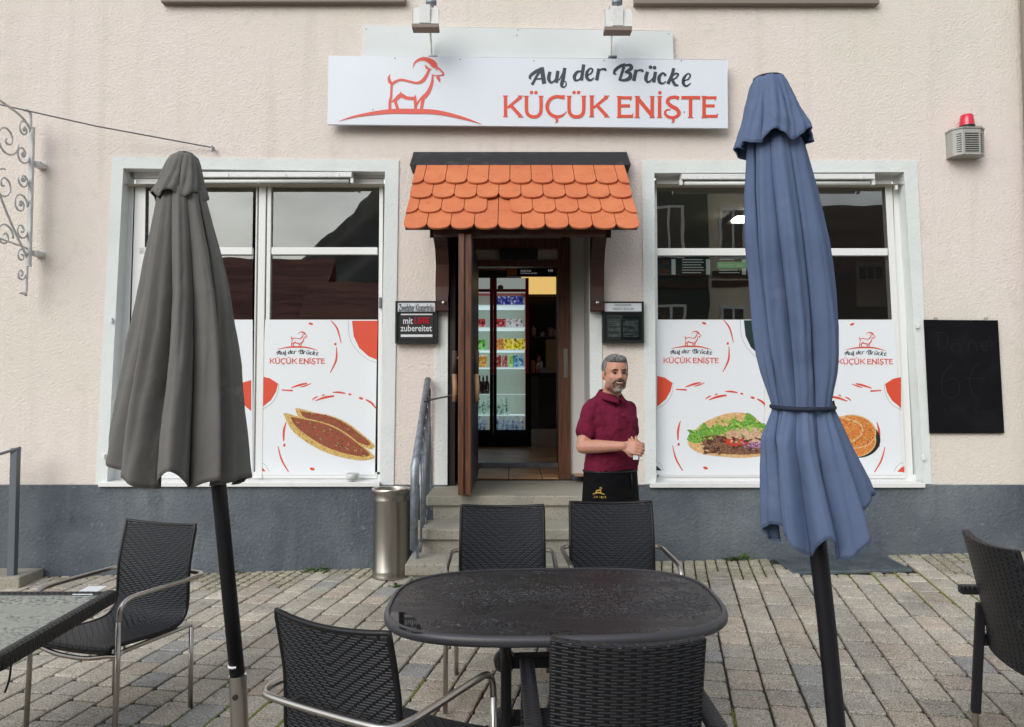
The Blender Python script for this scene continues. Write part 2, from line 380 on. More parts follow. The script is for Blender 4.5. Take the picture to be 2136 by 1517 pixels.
def smooth_angle(o, ang=40):
    me = o.data
    for p in me.polygons: p.use_smooth = True
    me.update()
    try:
        import bmesh
        b = bmesh.new(); b.from_mesh(me)
        for e in b.edges:
            if len(e.link_faces) == 2 and e.calc_face_angle(0) > R(ang): e.smooth = False
        b.to_mesh(me); b.free()
    except Exception: pass
    return o
def thing(name, label, cat, loc=(0, 0, 0), group=None):
    o = bpy.data.objects.new(name, None); COL.objects.link(o); o.location = loc; o.empty_display_size = .1
    return tag(o, label, cat, group)
def tag(o, label, cat, group=None, kind=None):
    o['label'] = label; o['category'] = cat
    if group: o['group'] = group
    if kind: o['kind'] = kind
    return o
def struct(o, label=None):
    o['kind'] = 'structure'
    if label: o['label'] = label
    return o
def copy_thing(root, loc, rot=None, label=None):
    def rec(o, p):
        c = o.copy(); COL.objects.link(c)
        if p: c.parent = p
        for ch in [k for k in bpy.data.objects if k.parent == o and k is not c]: rec(ch, c)
        return c
    r = rec(root, None); r.location = loc
    if rot is not None: r.rotation_euler = rot
    if label: r['label'] = label
    return r
def cr(pts, n=6):
    """catmull-rom through tuples of any length"""
    if len(pts) < 3: return [tuple(p) for p in pts]
    P = [pts[0]]+list(pts)+[pts[-1]]; out = []
    for i in range(1, len(P)-2):
        for k in range(n):
            t = k/n
            out.append(tuple(.5*((2*b)+(c-a)*t+(2*a-5*b+4*c-d)*t*t+(-a+3*b-3*c+d)*t**3) for a, b, c, d in zip(P[i-1], P[i], P[i+1], P[i+2])))
    out.append(tuple(pts[-1])); return out
def ribbon(mb, pts, mp, y, smooth=True, n=5, w=None):
    """pts (x,y,width) in drawing units, mp maps drawing -> (X,Z)"""
    P = [(p[0], p[1], p[2] if len(p) > 2 else w) for p in pts]
    if smooth: P = cr(P, n)
    L_, R_ = [], []
    for i, p in enumerate(P):
        a = P[max(0, i-1)]; b = P[min(len(P)-1, i+1)]
        dx, dy = b[0]-a[0], b[1]-a[1]; l = math.hypot(dx, dy) or 1; nx, ny = -dy/l, dx/l
        h = max(p[2], .5)/2
        L_.append((p[0]+nx*h, p[1]+ny*h)); R_.append((p[0]-nx*h, p[1]-ny*h))
    vs = []
    for q in L_+R_:
        X, Z = mp(*q); vs.append((X, y, Z))
    k = len(P); mb.add(vs, [(i, i+1, k+i+1, k+i) for i in range(k-1)])
def disc(mb, c, r, mp, y, ry=None, rot=0, n=18):
    ry = ry or r; pts = []
    for i in range(n):
        a = 2*math.pi*i/n; ex, ey = r*math.cos(a), ry*math.sin(a)
        X, Z = mp(c[0]+ex*math.cos(rot)-ey*math.sin(rot), c[1]+ex*math.sin(rot)+ey*math.cos(rot)); pts.append((X, y, Z))
    mb.add(pts, [tuple(range(n))])
def area(mb, pts, mp, y, smooth=0):
    if smooth:
        q = list(pts)+[pts[0]]; P = cr(q, smooth)[:-1]
    else: P = pts
    v = []
    for p in P:
        X, Z = mp(*p[:2]); v.append((X, y, Z))
    mb.poly(v)
def text_mesh(body, shear=0, bold=0, spacing=1.0):
    cu = bpy.data.curves.new('t', 'FONT'); cu.body = body; cu.shear = shear; cu.offset = bold; cu.space_character = spacing
    cu.resolution_u = 3
    o = bpy.data.objects.new('t', cu); COL.objects.link(o)
    dg = bpy.context.evaluated_depsgraph_get(); dg.update()
    me = bpy.data.meshes.new_from_object(o.evaluated_get(dg)); bpy.data.objects.remove(o)
    return me
def text_box(name, body, px0, py0, px1, py1, Y, m, parent=None, shear=0, bold=0, label=None):
    me = text_mesh(body, shear, bold)
    xs = [v.co.x for v in me.vertices]; ys = [v.co.y for v in me.vertices]
    x0, x1, y0, y1 = min(xs), max(xs), min(ys), max(ys)
    a, b = W(px0, py1, Y), W(px1, py0, Y)
    for v in me.vertices:
        v.co = ((v.co.x-x0)/(x1-x0)*(b.x-a.x)+a.x, Y, (v.co.y-y0)/(y1-y0)*(b.z-a.z)+a.z)
    me.name = name; o = bpy.data.objects.new(name, me); COL.objects.link(o); me.materials.append(m)
    if parent: par(o, parent)
    if label: o['label'] = label
    return o
# ============================================================ camera, light, sky
cd = bpy.data.cameras.new('camera'); cam = bpy.data.objects.new('camera', cd); COL.objects.link(cam)
cam.location = CAM; cam.rotation_euler = (R(90)+PIT, 0, 0); cd.sensor_width = 36; cd.lens = 36*F_/2136; cd.clip_end = 2000; cd.clip_start = .05
sc.camera = cam
sun_dir = Vector((-.42, -.72, .62)).normalized()
sl = bpy.data.lights.new('sun', 'SUN'); sl.energy = .85; sl.angle = R(40); sl.color = (1, .985, .965)
so = bpy.data.objects.new('sun', sl); COL.objects.link(so); so.rotation_euler = (-sun_dir).to_track_quat('-Z', 'Y').to_euler()
w = bpy.data.worlds.new('World'); sc.world = w; w.use_nodes = True; nt = w.node_tree; N = nt.nodes; L = nt.links
bg = N['Background']; sky = N.new('ShaderNodeTexSky'); sky.sky_type = 'NISHITA'; sky.sun_disc = False
sky.sun_elevation = math.asin(sun_dir.z); sky.sun_rotation = math.atan2(sun_dir.x, sun_dir.y)
sky.air_density = 1.6; sky.dust_density = 1.6; sky.ozone_density = 1
hs = N.new('ShaderNodeHueSaturation'); hs.inputs['Saturation'].default_value = .34; L.new(sky.outputs[0], hs.inputs['Color'])
tc = N.new('ShaderNodeTexCoord'); cn = N.new('ShaderNodeTexNoise'); cn.inputs['Scale'].default_value = 2.3; cn.inputs['Detail'].default_value = 7
mp = N.new('ShaderNodeMapping'); mp.inputs['Scale'].default_value = (1, 1, 2.6); L.new(tc.outputs['Generated'], mp.inputs[0]); L.new(mp.outputs[0], cn.inputs['Vector'])
mr = N.new('ShaderNodeMapRange'); L.new(cn.outputs[0], mr.inputs[0]); mr.inputs[1].default_value = .3; mr.inputs[2].default_value = .7; mr.inputs[3].default_value = .42; mr.inputs[4].default_value = 1.5
vm = N.new('ShaderNodeVectorMath'); vm.operation = 'SCALE'; L.new(hs.outputs[0], vm.inputs[0]); L.new(mr.outputs[0], vm.inputs['Scale'])
L.new(vm.outputs[0], bg.inputs[0]); bg.inputs[1].default_value = .15
sc.view_settings.view_transform = 'Standard'; sc.view_settings.look = 'None'; sc.view_settings.exposure = EXPO; sc.view_settings.gamma = 1

# ============================================================ ground
mb = MB(); xs = [-400, -60, -20, -8, -6, -4, -2, 0, 2, 4, 6, 8, 20, 60, 400]; ys = [-500, -100, -30, -8, -6, -4, -2, 0, 60]
idx = {}
for j, y in enumerate(ys):
    for i, x in enumerate(xs): idx[i, j] = len(mb.v); mb.v.append((x, y, gz(x, max(y, -40))-.020))
for j in range(len(ys)-1):
    for i in range(len(xs)-1): mb.f.append((idx[i, j], idx[i+1, j], idx[i+1, j+1], idx[i, j+1]))
struct(mb.build('ground', M['joint']))
# pavement of individual stones, rows turned 12 degrees
rnd = random.Random(3)
ang = R(11.8); ca, sa = math.cos(ang), math.sin(ang)   # rows run along a=(sa,ca); across b=(ca,-sa)
vs, fs, cols = [], [], []
GR = (W(1602, 1165, -.02), W(1884, 1165, -.02))
def stone(r0, r1, l0, l1, lighter):
    gap = .0062; ins = .006
    cx_ = (r0+r1)/2; cl = (l0+l1)/2; X = cx_*ca+cl*sa; Y = -cx_*sa+cl*ca
    if Y > .12 or Y < -6.6 or abs(X) > 5.9: return
    if -.80 < X < .76 and Y > -1.28: return
    if GX0-.02 < X < GX1+.02 and Y > GY-.03: return
    dz = rnd.uniform(-.002, .002); tx = rnd.uniform(-.006, .006); ty = rnd.uniform(-.006, .006)
    o = len(vs)
    j = lambda: rnd.uniform(-.0022, .0022)
    g2 = .0078 if not lighter else .0062
    q = [(r0+gap+j(), l0+g2+j()), (r1-gap+j(), l0+g2+j()), (r1-gap+j(), l1-g2+j()), (r0+gap+j(), l1-g2+j())]
    # corners clipped a little
    ring = []
    for k in range(4):
        a, b, c = q[k-1], q[k], q[(k+1) % 4]; t = .012
        for d in (a, c):
            l = math.hypot(d[0]-b[0], d[1]-b[1]); ring.append((b[0]+(d[0]-b[0])*t/l, b[1]+(d[1]-b[1])*t/l))
    mx, my = sum(p[0] for p in ring)/8, sum(p[1] for p in ring)/8
    for lev, z, s_ in ((0, -.023, 1), (1, -.0045, 1), (2, 0, None)):
        for p in ring:
            if s_ is None:
                l = math.hypot(p[0]-mx, p[1]-my); a_, b_ = p[0]+(mx-p[0])*ins/l*1.4, p[1]+(my-p[1])*ins/l*1.4
            else: a_, b_ = p
            x = a_*ca+b_*sa; y = -a_*sa+b_*ca
            vs.append((x, y, gz(x, y)+z+dz+(a_-mx)*tx+(b_-my)*ty))
    for lv in (0, 1):
        for k in range(8): fs.append((o+lv*8+k, o+lv*8+(k+1) % 8, o+lv*8+8+(k+1) % 8, o+lv*8+8+k))
    fs.append(tuple(o+16+k for k in range(8)))
    t = rnd.random(); base = Vector((.315, .290, .242))
    if t < .14: base = Vector((.32, .275, .225))
    elif t < .20: base = Vector((.235, .232, .222))
    elif t < .40: base = Vector((.275, .258, .222))
    base = base*rnd.uniform(.86, 1.12)
    if lighter: base = Vector((.34, .315, .235))*rnd.uniform(.85, 1.1)
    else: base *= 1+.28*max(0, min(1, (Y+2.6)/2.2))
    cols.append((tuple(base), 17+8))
g0, g1 = W(1620, 1160, 0), W(1862, 1160, 0)
GX0, GX1 = W(1628, 1160, -.2).x, W(1865, 1160, -.2).x; GY = -.47
rw = .173; nrow = 100
for ri in range(-44, 50):
    r0, r1 = ri*rw, (ri+1)*rw; rc = (r0+r1)/2
    # wall position along this row: y=0 -> l = (0 + rc*sa)/ca
    lw = rc*sa/ca; edge = lw - rnd.choice((.14, .3, .34, .44, .5)) ; 
    xw = rc*ca+lw*sa
    if xw < -2.6: edge = lw-rnd.choice((.05, .1, .16))
    if 2.4 < xw < 3.6: edge = lw-rnd.choice((.1, .6, .7))
    if .9 < xw < 2.4 : edge = lw-rnd.choice((.35, .55, .6))
    l = edge
    while l > lw-7.2:
        ln = rnd.choice((.165, .165, .24, .24, .24, .2, .21, .27)); stone(r0, r1, l-ln, l, False); l -= ln
    for h in (0, 1):
        l = edge
        while l < lw+.1:
            ln = rnd.uniform(.06, .11); 
            stone(r0+h*rw/2, r0+(h+1)*rw/2, l, l+ln, True); l += ln
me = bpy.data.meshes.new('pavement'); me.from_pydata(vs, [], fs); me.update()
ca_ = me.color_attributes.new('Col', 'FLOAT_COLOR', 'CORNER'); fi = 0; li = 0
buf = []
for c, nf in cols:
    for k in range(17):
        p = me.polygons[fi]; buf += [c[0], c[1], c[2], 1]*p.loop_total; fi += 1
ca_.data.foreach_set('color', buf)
o = bpy.data.objects.new('pavement', me); COL.objects.link(o); me.materials.append(M['paver']); struct(o, 'rows of grey and beige paving stones with mossy joints')

# weeds in joints
def weed(name, x, y, n, h, label, seed, spread=.06):
    r_ = random.Random(seed); mb = MB(); z = gz(x, y)
    for i in range(n):
        a = r_.uniform(0, 6.28); l = h*r_.uniform(.5, 1.1); bx, by = x+r_.uniform(-spread, spread), y+r_.uniform(-.3, .3)*spread
        wd = .008+.25*l*r_.random()*.5; dx, dy = math.cos(a), math.sin(a)*.7; up = r_.uniform(.3, 1)
        p0 = Vector((bx, by, z-.01)); p1 = p0+Vector((dx*l*.5, dy*l*.5, l*.6*up)); p2 = p0+Vector((dx*l, dy*l, l*.75*up)); sd = Vector((-dy, dx, .2))*wd
        if p2.y > -.03: p2.y = -.03
        if p1.y > -.03: p1.y = -.03
        mb.add([p0, p1+sd, p2, p1-sd], [(0, 1, 2, 3)])
    return tag(mb.build(name, M['leaf']), label, 'weed', 'weeds growing along the wall foot')
p = W(1540, 1160, -.06); weed('weed', p.x, p.y, 26, .10, 'largest green weed at the wall foot left of the flat metal plate', 1, .07)
p = W(660, 1188, -.06); weed('weed', p.x, p.y, 34, .07, 'low tuft of grass at the wall foot left of the steel bin', 2, .10)
p = W(838, 1222, -.9); weed('weed', -.86, -.55, 26, .06, 'grass sprig between the steel bin and the steps', 3, .05)
p = W(495, 1190, -.05); weed('weed', p.x, p.y, 14, .055, 'tiny sprig at the wall foot behind the grey parasol post', 4, .04)
# moss patches in the joints
r_ = random.Random(9); mb = MB()
for (px, py, s, n) in ((545, 1480, .28, 420), (330, 1505, .2, 200), (590, 1465, .22, 260), (1870, 1225, .30, 420), (1960, 1262, .25, 260), (1960, 1160, .2, 160), (1520, 1500, .12, 50), (850, 1420, .15, 60)):
    d = (1.66)/((py-820)/1550+.04); X = (px-1068)/1550*d; Y = d-6.2
    for i in range(n):
        x, y = X+r_.gauss(0, s*.55), Y+r_.gauss(0, s*.5)
        b = x*ca-y*sa; fr = (b/rw) % 1
        b = round(b/rw)*rw + r_.uniform(-.005, .005); l_ = x*sa+y*ca
        x, y = b*ca+l_*sa, -b*sa+l_*ca; z = gz(x, y)-.004; q = r_.uniform(.003, .007)
        mb.add([(x-q, y-q, z), (x+q, y-q*.6, z+.002), (x+q, y+q, z), (x-q, y+q, z+.001), (x, y, z+q*.9)], [(0, 1, 4), (1, 2, 4), (2, 3, 4), (3, 0, 4)])
M['moss'] = mat('moss', (.13, .15, .02), .9)
tag(mb.build('moss', M['moss']), 'green moss cushions in the paving joints', 'moss', None, 'stuff')
# metal plate
mb = MB(); z = lambda x, y: gz(x, y)+.006
mb.hexa([(GX0, GY, z(GX0, GY)-.02), (GX1, GY, z(GX1, GY)-.02), (GX1, -.03, z(GX1, 0)-.02), (GX0, -.03, z(GX0, 0)-.02)], [(GX0, GY, z(GX0, GY)), (GX1, GY, z(GX1, GY)), (GX1, -.03, z(GX1, 0)), (GX0, -.03, z(GX0, 0))])
gr = thing('shaft_cover', 'flat ribbed blue grey metal cover on the pavement behind the blue parasol post', 'shaft cover', ((GX0+GX1)/2, GY/2, z((GX0+GX1)/2, GY/2)))
mb.build('plate', M['grille'], gr, bevel=.002)
mb = MB(); 
for k in range(34):
    x = GX0+.03+(GX1-GX0-.06)*k/33
    a, b = (x, GY+.03, z(x, GY+.03)+.003), (x, -.06, z(x, -.06)+.003); mb.bar(a, b, .009, .006)
mb.build('ribs', M['grille'], gr)

# ============================================================ building
bld = thing('cafe_building', 'pale pink rendered building with dark blue grey plinth and two large windows', 'building', (0, 0, 0))
def P3(l, Y): return [tuple(W(x, y, Y)) for x, y in l]
LW_out = [(234, 327), (832, 334), (821, 1012), (199, 1013)]
LW_in = [(257, 351), (803, 358), (792, 1008), (223, 1008)]
RW_out = [(1339, 335), (1913, 335), (1944, 1010), (1346, 1010)]
RW_in = [(1365, 361), (1886, 359), (1928, 1010), (1369, 1010)]
mid = lambda a, b: [((p[0]+q[0])/2, (p[1]+q[1])/2) for p, q in zip(a, b)]
LH, RH = mid(LW_out, LW_in), mid(RW_out, RW_in)
LH[2] = (LH[2][0], 1008); LH[3] = (LH[3][0], 1008); RH[2] = (RH[2][0], 1008); RH[3] = (RH[3][0], 1008)
DX0, DX1 = W(934, 800).x, W(1230, 800).x; DZ1 = W(1000, 470).z; ZL = .640
plz = W(1000, 1012).z
door_hole = [(DX0, 0, -1), (DX1, 0, -1), (DX1, 0, DZ1), (DX0, 0, DZ1)]
mb = MB()
wall_out = [(-9, 0, plz), (9, 0, plz), (9, 0, 7.5), (-9, 0, 7.5)]
door_up = [(DX0, 0, plz), (DX1, 0, plz), (DX1, 0, DZ1), (DX0, 0, DZ1)]
# outline with the door notch
outl = [(-9, 0, plz), (DX0, 0, plz), (DX0, 0, DZ1), (DX1, 0, DZ1), (DX1, 0, plz), (9, 0, plz), (9, 0, 7.5), (-9, 0, 7.5)]
mb.poly(outl, holes=[P3(LH, 0), P3(RH, 0)])
mb.box(-9.0, -8.9, .01, 9, plz, 7.5); mb.box(8.9, 9, .01, 9, plz, 7.5); mb.box(-9, 9, .01, 9, 7.5, 7.6)
mb.build('wall', M['stucco'], bld)
mb = MB()
for (x0, x1) in ((-9, DX0), (DX1, 9)): mb.box(x0, x1, -.022, .3, -1.2, plz+.004)
mb.build('plinth', M['plinth'], bld, bevel=.008)
def surround(outp, inp, name, depth=.16):
    mb = MB(); mb.poly(P3(outp, -.012), (0, .0115, 0), holes=[P3(inp, -.012)])
    a = P3(inp, -.0005)
    for i in range(4):
        if i == 2: continue
        p, q = a[i], a[(i+1) % 4]
        mb.add([p, q, (q[0], depth, q[2]), (p[0], depth, p[2])], [(0, 1, 2, 3)])
    return mb.build(name, M['surround'], bld)
surround(LW_out, LW_in, 'window_surround'); surround(RW_out, RW_in, 'window_surround')
# door surround strips and reveal
mb = MB(); zt = DZ1-.05
xl = W(908, 800).x; xr = W(1256, 800).x
mb.box(xl, DX0, -.012, -.0005, ZL+.0, zt+.2); mb.box(DX1, xr, -.012, -.0005, ZL, zt+.2)
mb.box(DX0-.03, DX0, .0, .47, ZL-.05, zt+.2)
mb.build('door_surround', M['surround'], bld)
mb = MB(); mb.box(DX1, DX1+.03, 0, .47, ZL-.05, zt+.2); mb.box(W(1189, 800, .45).x, DX1-.0005, .45, .5, ZL, zt+.1); mb.build('door_reveal', M['plaster'], bld)
mb = MB(); mb.box(DX1-.012, DX1-.001, -.01, .448, ZL+.002, W(1200, 990, .45).z); mb.box(W(1191, 800, .44).x, DX1-.012, .438, .449, ZL+.002, W(1200, 990, .45).z); mb.build('skirting', M['gunsteel'], bld)

# window sills
def sill(pxa, pxb, py, name, lab):
    a, b = W(pxa, py, -.05), W(pxb, py, -.05); mb = MB(); mb.box(a.x, b.x, -.055, .16, a.z-.03, a.z+.008); 
    o = mb.build(name, M['whitepaint'], bld, bevel=.004); o['label'] = lab
sill(205, 792, 1008, 'window_sill', 'peeling white painted sill of the left window')
sill(1356, 1930, 1010, 'window_sill', 'white painted sill of the right window')
# sills of upper windows (top edge of picture)
for a, b, py in ((335, 845, 4), (1323, 1835, 7)):
    p, q = W(a, py, -.06), W(b, py, -.06); mb = MB(); mb.box(p.x, q.x, -.06, .02, p.z, p.z+.06); mb.build('upper_window_sill', M['lampdirt'], bld, bevel=.004)
    mb = MB(); mb.box(p.x+.05, q.x-.05, -.012, .02, p.z+.07, p.z+1.5); mb.build('upper_window', M['screen'], bld)

# windows: frame, panes
def bars(mb, Y0, Y1, rects):
    for (x0, y0, x1, y1) in rects:
        a, b = W(x0, y1, Y0), W(x1, y0, Y0); mb.box(a.x, b.x, Y0, Y1, a.z, b.z)
lw = MB(); bars(lw, .12, .165, [(236, 357, 806, 372), (238, 990, 806, 1010)]); 
lw.hexa(P3([(258, 358), (281, 358), (260, 990), (236, 990)], .12)[::-1], P3([(258, 358), (281, 358), (260, 990), (236, 990)], .165)[::-1])
bars(lw, .096, .165, [(532, 372, 555, 998)])
wl = lw.build('window', M['sash'], bld, bevel=.003, label='left shop window with two white casements')
s1 = MB()  # sashes
bars(s1, .105, .15, [(283, 373, 537, 386), (290, 516, 526, 531), (270, 985, 535, 998), (526, 386, 537, 985)])
s1.hexa(P3([(282, 386), (304, 386), (296, 985), (264, 985)], .105)[::-1], P3([(282, 386), (304, 386), (296, 985), (264, 985)], .15)[::-1])
s1.build('sash', M['sash'], wl, bevel=.003)
s2 = MB(); bars(s2, .105, .15, [(550, 373, 799, 386), (566, 516, 787, 531), (545, 985, 786, 998), (550, 386, 566, 985), (787, 386, 799, 985)])
s2.build('sash', M['sash'], wl, bevel=.003)
for (x0, y0, x1, y1) in ((300, 386, 528, 517), (296, 530, 528, 668), (565, 386, 789, 517), (565, 530, 789, 668)):
    mb = MB(); bars(mb, .135, .139, [(x0, y0, x1, y1)]); mb.build('pane', M['pane'], wl)
rwm = MB(); bars(rwm, .12, .165, [(1369, 361, 1872, 376), (1369, 990, 1915, 1010)])
q = [(1862, 376), (1876, 376), (1905, 990), (1884, 990)]; rwm.hexa(P3(q, .12)[::-1], P3(q, .165)[::-1])
bars(rwm, .096, .165, [(1598, 376, 1626, 995)])
wr = rwm.build('window', M['sash'], bld, bevel=.003, label='right shop window with two white casements')
s3 = MB(); bars(s3, .105, .15, [(1366, 376, 1603, 389), (1370, 518, 1592, 533), (1370, 985, 1603, 995), (1358, 376, 1370, 995), (1591, 389, 1603, 985)]); s3.build('sash', M['sash'], wr, bevel=.003)
s4 = MB(); bars(s4, .105, .15, [(1621, 376, 1860, 389), (1632, 518, 1852, 533), (1621, 989, 1890, 998), (1621, 389, 1633, 989)])
q = [(1846, 389), (1861, 389), (1890, 989), (1877, 989)]; s4.hexa(P3(q, .105)[::-1], P3(q, .15)[::-1]); s4.build('sash', M['sash'], wr, bevel=.003)
for (x0, y0, x1, y1) in ((1369, 388, 1593, 519), (1369, 532, 1593, 668), (1631, 388, 1849, 519), (1631, 532, 1858, 668)):
    mb = MB(); bars(mb, .135, .139, [(x0, y0, x1, y1)]); mb.build('pane', M['pane'], wr)
# little latch on the surround
for (px, py, Y) in ((794, 632, .1), (233, 668, -.02), (1913, 680, -.02), (218, 952, -.02), (1925, 955, -.02), (1868, 392, .05)):
    a = W(px, py, Y); mb = MB(); hh = .045 if px == 794 else .02; mb.box(a.x-.011, a.x+.011, a.y-.02, a.y, a.z-hh, a.z+hh); mb.build('hinge_pin', M['gunsteel'] if px == 794 else M['whitepaint'], bld, bevel=.003)

# ------------------------------------------------ room behind
FZ = .70; RC = 3.18
mb = MB(); mb.poly([(-5, .18, FZ), (-.53, .18, FZ), (-.53, 1.37, FZ), (.54, 1.37, FZ), (.54, .18, FZ), (5, .18, FZ), (5, 5.4, FZ), (-5, 5.4, FZ)]); mb.build('interior_floor', M['floorb'], bld)
mb = MB(); mb.add([(-5, .02, RC), (5, .02, RC), (5, 5.4, RC), (-5, 5.4, RC)], [(0, 1, 2, 3)]); mb.build('interior_ceiling', M['ceil'], bld)
mb = MB(); mb.add([(-5, 5.4, -.2), (5, 5.4, -.2), (5, 5.4, RC), (-5, 5.4, RC)], [(0, 1, 2, 3)])
mb.add([(-5, .02, -.2), (-5, 5.4, -.2), (-5, 5.4, RC), (-5, .02, RC)], [(0, 1, 2, 3)]); mb.add([(5, .02, -.2), (5, 5.4, -.2), (5, 5.4, RC), (5, .02, RC)], [(0, 1, 2, 3)])
mb.box(-1.05, -.98, .47, 5.39, FZ, RC-.001)
mb.build('interior_wall', M['room'], bld)
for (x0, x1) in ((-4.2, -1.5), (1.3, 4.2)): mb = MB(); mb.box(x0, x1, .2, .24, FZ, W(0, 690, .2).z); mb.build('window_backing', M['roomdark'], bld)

# ------------------------------------------------ doorway
ent = thing('entrance_door', 'brown wooden shop door with its leaf folded open towards the street', 'door', ((DX0+DX1)/2, .45, ZL))
ZT = W(1075, 497, .45).z
def pb(mb, x0, y0, x1, y1, Y0, Y1):
    a, b = W(x0, y1, Y0), W(x1, y0, Y0); mb.box(a.x, b.x, Y0, Y1, a.z, b.z)
mb = MB(); pb(mb, 1165, 497, 1189, 1003, .40, .50); pb(mb, 975, 497, 1165, 520, .40, .50); pb(mb, 985, 543, 1165, 556, .42, .50)
a, b = W(940, 1003, .40), W(998, 497, .40); mb.box(a.x, b.x-.06, .40, .5, ZL+.004, b.z)
mb.build('door_frame', M['doorwood'], ent, bevel=.006)
mb = MB(); pb(mb, 984, 520, 1165, 544, .45, .47); mb.build('transom', M['ceil'], ent)
mb = MB(); pb(mb, 1042, 520, 1122, 538, .37, .45); mb.build('door_closer', M['blackwood'], ent, bevel=.004)
a = W(1180, 758, .395); mb = MB(); mb.box(a.x-.018, a.x+.018, .388, .399, a.z-.13, a.z+.13); mb.build('strike_plate', M['steel'], ent, bevel=.003)
# dark side screen left of the leaf
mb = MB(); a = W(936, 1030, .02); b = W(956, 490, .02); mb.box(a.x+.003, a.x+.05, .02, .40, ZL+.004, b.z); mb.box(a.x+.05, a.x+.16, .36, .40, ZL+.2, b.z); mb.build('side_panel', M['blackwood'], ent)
# leaf, folded open
lx0, lx1 = -.398, -.300; ly0, ly1 = -.70, .40; zt = W(970, 493, -.6).z
mb = MB(); mb.box(lx0, lx0+.042, ly0, ly1, ZL+.02, zt); mb.box(lx1-.045, lx1-.004, ly0+.01, ly1, ZL+.02, zt)
lf = mb.build('door_leaf', M['doorwood'], ent, bevel=.004)
mb = MB(); mb.box(lx0+.043, lx1-.046, ly0+.012, ly1, ZL+.03, zt-.01); mb.build('gap_shade', M['blackwood'], lf)  # black fill between the leaves, the shade of the gap painted in
mb = MB(); mb.box(lx1-.0035, lx1+.002, ly0+.012, ly1-.01, ZL+.05, zt-.05); mb.build('shaded_glazing', M['blackwood'], lf)  # black sheet over the face: dark glass plus painted shadow on the stiles
for sx, xx in ((-1, lx0), (1, lx1)):
    mb = MB(); X = xx+sx*.034; yy = -.60
    z0, z1 = W(960, 838, yy).z, W(960, 733, yy).z; zm = z0+(z1-z0)*.55
    h = mb.tube([(X, yy-.03*0, z0), (X+.004, yy-.01, (z0+zm)/2), (X-.003, yy, zm)], [.018, .020, .018], 10).build('handle', M['log'], lf, smooth=True, label='pale natural branch door handle')
    mb = MB(); mb.tube([(X-.003, yy, zm), (X, yy, z1)], [.0185, .019], 10).build('handle_bark', M['logdark'], h, smooth=True)
    mb = MB(); mb.tube([(X, yy-.0, z1-.0), (X, yy-.0, z1+.001)], .0185, 10)
    for zz in (z0+.06, z1-.05): mb.tube([(xx, yy, zz), (X, yy, zz)], .006, 8)
    mb.build('handle_mount', M['log'], h)
mb = MB(); mb.tube([(lx0-.0, -.58, W(945, 822, -.58).z), (-.62, -.56, W(890, 836, -.56).z+.006), (W(884, 838, -.56).x, -.56, W(884, 838, -.56).z)], .006, 8); mb.build('door_stay', M['blackmetal'], ent)
# inner glass door frame at the inside of the porch
mb = MB(); IY = 1.38
mb.box(-.50, -.44, IY, IY+.06, FZ, 2.70); mb.box(.455, .51, IY, IY+.06, FZ, 2.70); mb.box(-.5, .51, IY+.001, IY+.059, 2.701, 2.80)
mb.build('inner_frame', M['blackwood'], ent, bevel=.003)
mb = MB(); mb.box(-.55, .55, IY-.02, IY+.06, ZL+.02, FZ+.006); mb.build('threshold_strip', M['galv'], ent)
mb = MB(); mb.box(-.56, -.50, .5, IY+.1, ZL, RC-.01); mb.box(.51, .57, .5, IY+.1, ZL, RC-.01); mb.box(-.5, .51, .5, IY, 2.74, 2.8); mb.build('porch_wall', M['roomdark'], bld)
a = W(1158, 620, 1.2)
# tiled porch floor
mb = MB(); tw = .30
M['ptile'] = mat('porch_tile', (.40, .175, .075), .5, var=[(2.2, (.52, .28, .13), .42, .6), (9, (.22, .11, .06), .55, .72)])
for i in range(-2, 3):
    for j in range(4):
        x0 = -.22+i*tw-.11; y0 = .40+j*tw; mb.box(max(x0+.004, -.52), min(x0+tw-.004, .52), y0+.004, min(y0+tw-.004, IY-.03), ZL+.004, ZL+.022)
mb.build('porch_floor_tiles', M['ptile'], bld, bevel=.002)
mb = MB(); mb.box(-.56, .52, .39, IY-.02, ZL-.1, ZL+.012); mb.build('porch_floor', M['joint'], bld)

# ------------------------------------------------ steps
st = thing('entrance_steps', 'light speckled stone steps leading up to the shop door', 'steps', (0, -.7, gz(0, -.7)))
def slab(x0, x1, yf, ztop, yb, name='step', nos=.025):
    mb = MB(); mb.box(x0, x1, yf, yb, ztop-.075, ztop); o = mb.build(name, M['stone'], st, bevel=.008)
    mb = MB(); mb.box(x0+nos*2, x1-nos*2, yf+nos, yb, -.4, ztop-.076); mb.build('riser', M['stone'], o, bevel=.003)
slab(-.645, .655, -.585, ZL, .40); slab(-.715, .70, -.955, .458, -.561); slab(-.70, .72, -1.295, .292, -.93)

